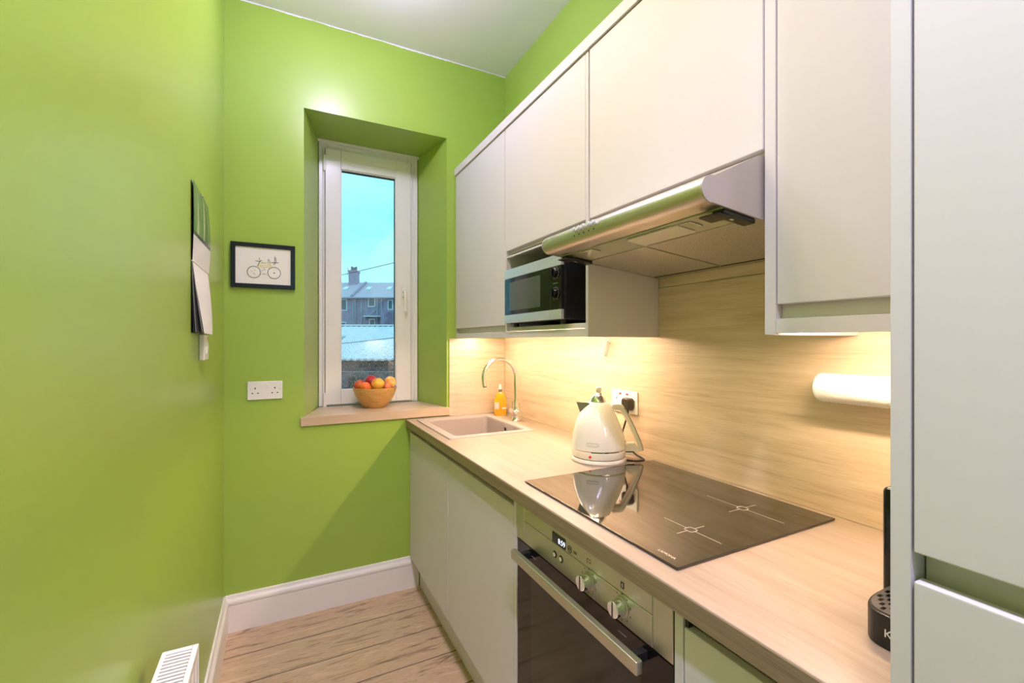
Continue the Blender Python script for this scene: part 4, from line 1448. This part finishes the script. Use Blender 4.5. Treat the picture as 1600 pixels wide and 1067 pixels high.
def cal_mat():
    """forest photograph print of the upper page: green trees, pale trunks, dark base, white margin"""
    m, nt, b = newmat('calendar_photo')
    L = nt.links.new
    tc = nt.nodes.new('ShaderNodeTexCoord')
    sp_ = nt.nodes.new('ShaderNodeSeparateXYZ')
    L(tc.outputs['Object'], sp_.inputs[0])
    mp = nt.nodes.new('ShaderNodeMapping')
    mp.inputs['Scale'].default_value = (1, 26, 3)
    nz = nt.nodes.new('ShaderNodeTexNoise')
    nz.inputs['Scale'].default_value = 1.6
    nz.inputs['Detail'].default_value = 3
    L(tc.outputs['Object'], mp.inputs['Vector'])
    L(mp.outputs['Vector'], nz.inputs['Vector'])
    cr = nt.nodes.new('ShaderNodeValToRGB')
    e = cr.color_ramp.elements
    e.new(0.5)
    for k, (p, col) in enumerate(((0.40, (0.045, 0.12, 0.03)), (0.54, (0.11, 0.24, 0.07)), (0.66, (0.50, 0.52, 0.30)))):
        e[k].position = p
        e[k].color = (*col, 1)
    L(nz.outputs['Fac'], cr.inputs['Fac'])
    zr = nt.nodes.new('ShaderNodeValToRGB')
    zr.color_ramp.interpolation = 'CONSTANT'
    z = zr.color_ramp.elements
    z.new(0.5)
    z.new(0.6)
    nm = nt.nodes.new('ShaderNodeMapRange')
    nm.inputs['From Min'].default_value = czf - 1.59
    nm.inputs['From Max'].default_value = czt - 1.59
    L(sp_.outputs['Z'], nm.inputs['Value'])
    L(nm.outputs['Result'], zr.inputs['Fac'])
    for k, (p, v_) in enumerate(((0.0, 0.0), (0.335, 0.5), (0.385, 1.0), (0.98, 1.0))):
        z[k].position = p
        z[k].color = (v_, v_, v_, 1)
    m1 = nt.nodes.new('ShaderNodeMath')
    m1.operation = 'GREATER_THAN'
    m1.inputs[1].default_value = 0.3
    m2 = nt.nodes.new('ShaderNodeMath')
    m2.operation = 'GREATER_THAN'
    m2.inputs[1].default_value = 0.8
    L(zr.outputs['Color'], m1.inputs[0])
    L(zr.outputs['Color'], m2.inputs[0])
    a1 = nt.nodes.new('ShaderNodeMix')
    a1.data_type = 'RGBA'
    a1.inputs['A'].default_value = (0.70, 0.69, 0.67, 1)
    a1.inputs['B'].default_value = (0.03, 0.03, 0.02, 1)
    L(m1.outputs[0], a1.inputs['Factor'])
    a2 = nt.nodes.new('ShaderNodeMix')
    a2.data_type = 'RGBA'
    L(a1.outputs['Result'], a2.inputs['A'])
    L(cr.outputs['Color'], a2.inputs['B'])
    L(m2.outputs[0], a2.inputs['Factor'])
    L(a2.outputs['Result'], b.inputs['Base Color'])
    b.inputs['Roughness'].default_value = 0.3
    return m


def page(x_top, x_bot, near_lift, far_lift, zt, zb_, bulge):
    """sheet between heights zt and zb_, lifting off the wall"""
    def fn(u_, v_):
        yy = cy0 + (cy1 - cy0) * u_
        zz = zt + (zb_ - zt) * v_
        x = XL + x_top + (x_bot - x_top) * v_ + (near_lift * (1 - u_) + far_lift * u_) * v_ ** 1.4 + bulge * math.sin(math.pi * v_) * (0.4 + 0.6 * u_)
        return (x, yy, zz)
    return sheet(fn, 14, 12, 0.0003)


obj('backing_page', page(0.0008, 0.0008, 0, 0, czt, czb, 0.0), plain('dark_page_edge', (0.03, 0.035, 0.04), 0.5), cl)
obj('photo_page', page(0.006, 0.004, 0.0, 0.004, czt, czf, 0.006), cal_mat(), cl, label='upper page with a forest photograph')
for k in range(6):
    f = k / 5
    obj('page', page(0.002 + 0.0006 * k, 0.003, 0.004 + 0.026 * f, 0.002 + 0.014 * f, czf, czb + 0.002 * math.sin(k * 2.1), 0.001 * k), M_PAPER if k in (1, 4, 5) else plain('page_tone_%d' % k, [(0.08, 0.09, 0.10), 0, (0.25, 0.25, 0.26), (0.05, 0.05, 0.06)][k] if k in (0, 2, 3) else (0.5, 0.5, 0.5), 0.5), cl)
obj('binding', box(XL + 0.001, XL + 0.007, cy0, cy1, czf - 0.002, czf + 0.002, 0.001), M_PAPER, cl)
obj('hanging_pin', cyl((XL, 1.755, czt - 0.006), (XL + 0.012, 1.755, czt - 0.006), 0.003, seg=12), M_CHROME, cl)

# ------------------------------------------------------------------ white control box below the calendar
sw = thing('wall_switch', 'white fused switch with a red mark under the calendar', 'switch', (XL, 1.79, 1.321))
sy0, sy1, sz0_, sz1_ = 1.747, 1.833, 1.279, 1.363
obj('plate', box(XL, XL + 0.016, sy0, sy1, sz0_, sz1_, 0.003, 3), M_WHITEP, sw)
obj('rocker', box(XL + 0.0155, XL + 0.019, 1.775, 1.795, 1.300, 1.325, 0.001), M_WHITEP, sw)
obj('red_mark', cyl((XL + 0.0155, 1.812, 1.347), (XL + 0.0166, 1.812, 1.347), 0.007, seg=20), M_RED, sw, label='red mark')
obj('mark_print', box(XL + 0.0162, XL + 0.0170, 1.808, 1.816, 1.3465, 1.3485), M_WHITEP, sw)

# ------------------------------------------------------------------ radiator
rd = thing('radiator', 'white convector radiator with a slotted top grille on the green side wall', 'radiator', (-0.183, 0.76, 0.124))
ra0, ra1 = 0.36, 1.112
rb, rf, rz0, rz1 = -0.2125, -0.153, 0.124, 0.722
bm = nb()
prof = []
yy = ra0 + 0.02
n = 20
pit = (ra1 - ra0 - 0.04) / n
pts2 = [(rf, ra0)]
for k in range(n):
    a = ra0 + 0.02 + k * pit
    pts2 += [(rf, a), (rf, a + pit * 0.55), (rf - 0.005, a + pit * 0.68), (rf - 0.005, a + pit * 0.87)]
pts2 += [(rf, ra1 - 0.02), (rf, ra1), (rf - 0.011, ra1), (rf - 0.011, ra0)]
prism(pts2, 'z', rz0, rz1 - 0.012, bm=bm)
obj('front_panel', bm, M_RAD, rd)
bm = nb()
for k in range(34):
    a = ra0 + 0.02 + k * (ra1 - ra0 - 0.04) / 33
    box(rb + 0.010, rf - 0.0115, a - 0.0006, a + 0.0006, rz0 + 0.03, rz1 - 0.05, bm=bm)
o = obj('convector_fins', bm, M_RAD, rd)
o['kind'] = 'stuff'
sd1 = obj('side_panel', box(rb, rf + 0.001, ra1 + 0.0003, ra1 + 0.0018, rz0 + 0.01, rz1, 0.0005, 1), M_RAD, rd)
obj('side_panel', box(rb, rf + 0.001, ra0 - 0.0018, ra0 - 0.0003, rz0 + 0.01, rz1, 0.0005, 1), M_RAD, rd)
bm = box(rb, rb + 0.008, ra0, ra1, rz1 - 0.016, rz1, 0.001, 1)
box(rf - 0.009, rf + 0.001, ra0, ra1, rz1 - 0.0115, rz1, 0.002, 2, bm)
box(rb + 0.008, rf - 0.009, ra1 - 0.010, ra1, rz1 - 0.004, rz1, 0.0006, 1, bm)
box(rb + 0.008, rf - 0.009, ra0, ra0 + 0.010, rz1 - 0.004, rz1, 0.0006, 1, bm)
gr = obj('top_grille', bm, M_RAD, rd)
first = None
a = ra1 - 0.0165
while a > ra0 + 0.014:
    if first is None:
        first = obj('slat', box(rb + 0.008, rf - 0.009, -0.0028, 0.0028, rz1 - 0.0035, rz1 - 0.0003, 0.0005, 1), M_RAD, gr, local=True)
        ro = Vector(rd.location)
        for v_ in first.data.vertices:
            v_.co -= Vector((ro.x, 0, ro.z))
        first.location = (0, a - ro.y, 0)
    else:
        s_ = dup(first, (0, a - ro.y, 0), gr)
    a -= 0.0105
for yy in (0.5, 0.98):
    obj('wall_bracket', box(XL + 0.0005, rb - 0.0005, yy - 0.015, yy + 0.015, 0.25, 0.62), M_RAD, rd)
obj('valve_pipe', tube([(-0.183, ra1 - 0.03, 0.1235), (-0.183, ra1 - 0.03, 0.0005)], 0.0075, 12), M_CHROME, rd)
obj('valve_pipe', tube([(-0.183, ra0 + 0.03, 0.1235), (-0.183, ra0 + 0.03, 0.0005)], 0.0075, 12), M_CHROME, rd)

# ------------------------------------------------------------------ ceiling spotlight bars (one in front of the hood, two added as fill)
def light_bar(xc, ys, label, watts, col, bulb, cone=142):
    sb = thing('spotlight_bar', label, 'ceiling light', (xc, sum(ys) / len(ys), ZC - 0.05))
    obj('bar', box(xc - 0.025, xc + 0.025, min(ys) - 0.08, max(ys) + 0.08, ZC - 0.028, ZC - 0.0005, 0.004), M_WHITEP, sb)
    for yy in ys:
        hd_ = obj('spot_head', lathe([(0, 0), (0.018, 0), (0.030, -0.03), (0.034, -0.06), (0.031, -0.06), (0.027, -0.035), (0, -0.03)], (xc, yy, ZC - 0.035), 28), M_WHITEP, sb)
        obj('stem', cyl((xc, yy, ZC - 0.036), (xc, yy, ZC - 0.027), 0.008, seg=14), M_CHROME, sb)
        obj('bulb', lathe([(0, -0.036), (0.026, -0.036), (0.029, -0.055), (0, -0.058)], (xc, yy, ZC - 0.035), 24), bulb, hd_)
        ld_ = bpy.data.lights.new('spot_lamp', 'SPOT' if cone else 'POINT')
        if cone:
            ld_.spot_size = R(cone)
            ld_.spot_blend = 0.9
        ld_.energy = watts
        ld_.color = col
        ld_.shadow_soft_size = 0.035
        lo = bpy.data.objects.new('spot_lamp', ld_)
        lo.location = (xc, yy, ZC - 0.13)
        C.objects.link(lo)


light_bar(0.27, (0.97, 1.14), 'white two-headed ceiling spotlight bar above the floor in front of the hood', SPOT_WATTS, SPOT_COLOR, M_BULB)
light_bar(0.13, (-0.6, -0.25, 0.1), 'added white three-headed ceiling fill light bar near the tall larder unit', REAR_FILL_WATTS, FILL_COLOR, M_BULB)  # added out of view as cool fill for the larder and cabinet doors
light_bar(0.27, (1.60, 1.75), 'added white two-headed ceiling fill light bar towards the window end', FAR_FILL_WATTS, FILL_COLOR, M_BULB, 0)  # added out of view to brighten the far wall and ceiling

# ================================================================== OUTSIDE
M_GRND = plain('yard_ground', (0.10, 0.11, 0.11), 0.9, bump=0.3, bscale=3)
struct('ground', box(-40, 60, 3.2, 90, -0.6, -0.25), M_GRND, 'dull yard ground outside the window')
M_STONE = plain('dark_sandstone', (0.42, 0.31, 0.42), 0.9, var=0.35, bscale=3.2)
M_SLATE = plain('grey_slate', (0.62, 0.45, 0.54), 0.7, var=0.15, bscale=5)
M_PANEO = plain('dusk_pane', (0.10, 0.13, 0.18), 0.08)
M_PIPE = plain('grey_pipe', (0.42, 0.44, 0.50), 0.5)
M_METAL = plain('galvanised_sheet', (0.90, 0.76, 0.82), 0.45, metal=0.2, var=0.1, bscale=2)
c27, s27 = math.cos(R(27.02)), math.sin(R(27.02))


def pix(uu, vv, F):
    """point at forward distance F seen towards picture position (uu, vv)"""
    r_ = (uu - 800) / 704 * F
    return Vector((r_ * c27 + F * s27, -r_ * s27 + F * c27, CAM_H + (533.5 - vv) / 704 * F))


# terrace: local frame with x along the ridge, facing the window
FB = 40.0
o0 = pix(574, 533.5, FB)
tb = thing('terraced_house', 'stone terraced houses with slate roof and chimney across the yard', 'house', (o0.x, o0.y, -0.25), R(-27.02))
k_ = FB / 704.0


def lx(uu, dy=0.0):
    return (uu - 800) / 704.0 * (FB + dy) - (574 - 800) / 704.0 * FB


def lz(vv, dy=0.0):
    return CAM_H + (533.5 - vv) / 704.0 * (FB + dy) + 0.25


obj('wall', box(-14, 16, 0, 7, 0, lz(465)), M_STONE, tb, local=True)
roof = prism([(-0.3, lz(466)), (-0.3, lz(464.5)), (4.0, lz(441.5, 4.0)), (7.4, lz(464.5)), (7.4, lz(466))], 'x', -14.2, 16.2)
rf_ = obj('roof', roof, M_SLATE, tb, local=True)
obj('gutter', box(-14.2, 16.2, -0.42, -0.28, lz(466.5), lz(464.8)), M_PIPE, tb, local=True)
CY = 3.7
ch = obj('chimney', box(lx(547.5, CY), lx(559, CY), CY - 0.5, CY + 0.5, lz(452, CY), lz(426, CY)), M_STONE, tb, local=True)
obj('chimney_cap', box(lx(546.7, CY), lx(559.8, CY), CY - 0.6, CY + 0.6, lz(426, CY), lz(423.5, CY)), M_STONE, ch, local=True)
obj('party_wall', prism([(-0.3, lz(463.5)), (-0.3, lz(462)), (CY, lz(440.5, 4.0)), (CY, lz(443, 4.0))], 'x', lx(549), lx(552.5)), M_STONE, rf_, local=True)
for uu in (550, 553.3, 556.5):
    obj('chimney_pot', cyl((lx(uu, CY), CY, lz(423.5, CY)), (lx(uu, CY), CY, lz(416.5 + (uu % 2), CY)), 0.11, 0.09, 14), plain('clay_pot', (0.28, 0.20, 0.22), 0.8) if 'clay_pot' not in MATS else MATS['clay_pot'], ch, local=True)
obj('aerial', tube([(lx(547, CY), CY - 0.6, lz(432, CY)), (lx(547, CY), CY - 0.6, lz(420, CY)), (lx(544, CY), CY - 0.6, lz(420.5, CY))], 0.025, 6), M_PIPE, ch, local=True)
for u0, u1, v0, v1 in ((532, 542.5, 467, 485.5), (575.5, 586.5, 464.8, 479.5), (529, 541, 503, 511), (577, 586.5, 498, 512), (595, 599, 502, 511), (606, 614, 468, 484)):
    wf = obj('window', frame_bm(lx(u0), lx(u1), lz(v1), lz(v0), lx(u0) + 0.07, lx(u1) - 0.07, lz(v1) + 0.08, lz(v0) - 0.08, -0.06, 0.05, 0), M_UPVC, tb, local=True)
    obj('pane', box(lx(u0) + 0.07, lx(u1) - 0.07, -0.02, 0.0, lz(v1) + 0.08, lz(v0) - 0.08), M_PANEO, wf, local=True)
obj('door_canopy', box(lx(571), lx(603), -0.7, 0, lz(495.5), lz(494)), M_UPVC, tb, local=True)
for uu in (552.5, 555.5, 565.5, 590, 596.5):
    obj('downpipe', cyl((lx(uu), -0.12, 0.02), (lx(uu), -0.12, lz(466.5)), 0.05, seg=10), M_PIPE, tb, local=True)
obj('drain_branch', tube([(lx(590), -0.12, lz(482)), (lx(572), -0.12, lz(497)), (lx(571), -0.12, lz(500))], 0.045, 8), M_PIPE, tb, local=True)
rsl = (lz(441.5, 4.0) - lz(464.5)) / 4.3
for uu in (537, 573, 605):
    za, zc_ = lz(464.5) + rsl * 2.0, lz(464.5) + rsl * 2.7
    obj('roof_light', prism([(1.7, za + 0.02), (2.4, zc_ + 0.02), (2.4, zc_ + 0.10), (1.7, za + 0.10)], 'x', lx(uu, 2), lx(uu, 2) + 0.4), M_UPVC, rf_, local=True)
obj('end_gable', box(lx(606), lx(611), -2.2, 0, 0, lz(488)), M_STONE, tb, local=True)  # stone block projecting from the terrace front

# shed with ribbed metal roof
FS = 17.0
s0 = pix(574, 533.5, FS)
sh_ = thing('metal_shed', 'long low shed with a ribbed metal roof in front of the houses', 'shed', (s0.x, s0.y, -0.25), R(-27.02))
ks = FS / 704.0
zr_ = CAM_H + (533.5 - 509) * ks + 0.25
FE = 13.0
ze_ = CAM_H + (533.5 - 561) * FE / 704.0 + 0.25
pts2 = []
nr = 60
t = nb()
rows = []
for i in range(nr * 4 + 1):
    x_ = -6 + 12 * i / (nr * 4)
    h_ = 0.025 if i % 4 in (0, 1) else 0.0
    rows.append([t.verts.new((x_, -4.0, ze_ + h_)), t.verts.new((x_, 0.0, zr_ + h_)), t.verts.new((x_, 0.0, zr_ + h_ - 0.05)), t.verts.new((x_, -4.0, ze_ + h_ - 0.05))])
for a_, b_ in zip(rows, rows[1:]):
    for k in range(4):
        t.faces.new((a_[k], a_[(k + 1) % 4], b_[(k + 1) % 4], b_[k]))
bmesh.ops.recalc_face_normals(t, faces=list(t.faces))
rs = obj('ribbed_roof', t, M_METAL, sh_, smooth=False, local=True)
obj('ridge_cap', box(-6, 6, -0.14, 0.1, zr_ + 0.0, zr_ + 0.045), M_UPVC, sh_, local=True)
obj('wall', box(-5.95, 5.95, -3.8, -0.05, 0, ze_ - 0.06), plain('shed_wall', (0.10, 0.09, 0.10), 0.9, var=0.2, bscale=4), sh_, local=True)
q0 = (545 - 574) * ks * 0.9
obj('roof_light', prism([(-2.35, ze_ + (zr_ - ze_) * 0.41 + 0.02), (-1.65, ze_ + (zr_ - ze_) * 0.59 + 0.02), (-1.65, ze_ + (zr_ - ze_) * 0.59 + 0.05), (-2.35, ze_ + (zr_ - ze_) * 0.41 + 0.05)], 'x', q0, q0 + 0.42), plain('old_skylight', (0.38, 0.42, 0.46), 0.5), sh_, local=True)

# garden wall and shrubs
g0 = pix(574, 533.5, 11.0)
gw = obj('garden_wall', box(-5, 5, -0.12, 0.12, 0, 0.86, 0.02), plain('garden_wall_stone', (0.13, 0.12, 0.14), 0.9, var=0.4, bscale=6), None, local=True)
gw.location = (g0.x, g0.y, -0.25)
gw.rotation_euler = (0, 0, R(-27))
tag(gw, 'low dark garden wall in front of the metal shed', 'wall')


def shrub(F, uu, wid, hgt, label, seed):
    rnd = random.Random(seed)
    p = pix(uu, 533.5, F)
    sh = thing('shrub', label, 'shrub', (p.x, p.y, -0.25), 0.001, 'shrubs in the yard')
    bm = nb()
    for i in range(2600):
        a = rnd.uniform(0, 2 * math.pi)
        el = rnd.uniform(0, 1)
        rr = rnd.random() ** 0.4
        x_, y_, z_ = wid * rr * math.cos(a) * (1 - 0.35 * el), 0.35 * rr * math.sin(a), 0.08 + hgt * el * (0.85 + 0.15 * rnd.random())
        s_ = rnd.uniform(0.012, 0.028)
        d1 = Vector((rnd.uniform(-1, 1), rnd.uniform(-1, 1), rnd.uniform(-1, 1))).normalized()
        d2 = d1.orthogonal().normalized()
        c_ = Vector((x_, y_, z_))
        vs = [bm.verts.new(c_ + d1 * s_ * 1.6), bm.verts.new(c_ + d2 * s_ * 0.6), bm.verts.new(c_ - d1 * s_ * 1.6), bm.verts.new(c_ - d2 * s_ * 0.6)]
        bm.faces.new(vs)
    f_ = obj('foliage', bm, plain('shrub_leaf', (0.055, 0.075, 0.05), 0.6) if 'shrub_leaf' not in MATS else MATS['shrub_leaf'], sh, smooth=False, local=True)
    f_['kind'] = 'stuff'
    bm = nb()
    for i in range(7):
        x_ = rnd.uniform(-wid * 0.6, wid * 0.6)
        tube([(x_ * 0.5, 0, 0), (x_ * 0.8, rnd.uniform(-0.1, 0.1), hgt * 0.4), (x_, rnd.uniform(-0.15, 0.15), hgt * 0.8)], [0.014, 0.009, 0.004], 6, bm=bm)
    obj('stems', bm, plain('shrub_bark', (0.08, 0.06, 0.05), 0.9) if 'shrub_bark' not in MATS else MATS['shrub_bark'], sh, local=True)


shrub(9.3, 556, 0.20, 0.85, 'dark leafy shrub against the garden wall, left of the bowl', 1)
shrub(9.0, 602, 0.26, 0.80, 'dark leafy shrub behind the bowl, seen through the misted pane', 2)

# overhead cable between two poles, and a washing line between two posts
def span(p_, q_, r, sag, name, label, cat):
    d_ = q_ - p_
    pts = [p_ + d_ * (k / 24) + Vector((0, 0, -sag * (1 - ((k / 12) - 1) ** 2))) for k in range(25)]
    tag(obj(name, tube(pts, r, 6), M_INK, None), label, cat)


def pole(p_, r, over, name, label, cat, arm):
    t_ = thing(name, label, cat, (p_.x, p_.y, -0.25))
    obj('post', cyl((p_.x, p_.y, -0.25), (p_.x, p_.y, p_.z + over), r, r * 0.7, 14), plain('pole_timber', (0.12, 0.09, 0.07), 0.9) if 'pole_timber' not in MATS else MATS['pole_timber'], t_)
    obj('crossarm', box(p_.x - arm, p_.x + arm, p_.y - r * 0.5, p_.y + r * 0.5, p_.z - 0.08, p_.z + over), MATS['pole_timber'], t_)


pa, pb = pix(380, 462, 22.0), pix(760, 373, 22.0)
span(pa, pb, 0.015, 0.12, 'overhead_cable', 'thin overhead cable crossing the sky above the chimney', 'cable')
pole(pa, 0.12, -0.02, 'utility_pole', 'timber pole carrying the overhead cable, out past the picture frame side', 'pole', 0.35)
pole(pb, 0.12, -0.02, 'utility_pole', 'timber pole carrying the overhead cable, out behind the wall cabinets', 'pole', 0.35)
pa, pb = pix(430, 545.5, 8.0), pix(720, 514, 8.0)
span(pa, pb, 0.006, 0.03, 'washing_line', 'thin line crossing in front of the metal shed roof', 'washing line')
pole(pa, 0.03, -0.01, 'line_post', 'slim post holding the washing line, out past the socket side', 'post', 0.12)
pole(pb, 0.03, -0.01, 'line_post', 'slim post holding the washing line, out behind the sink side', 'post', 0.12)
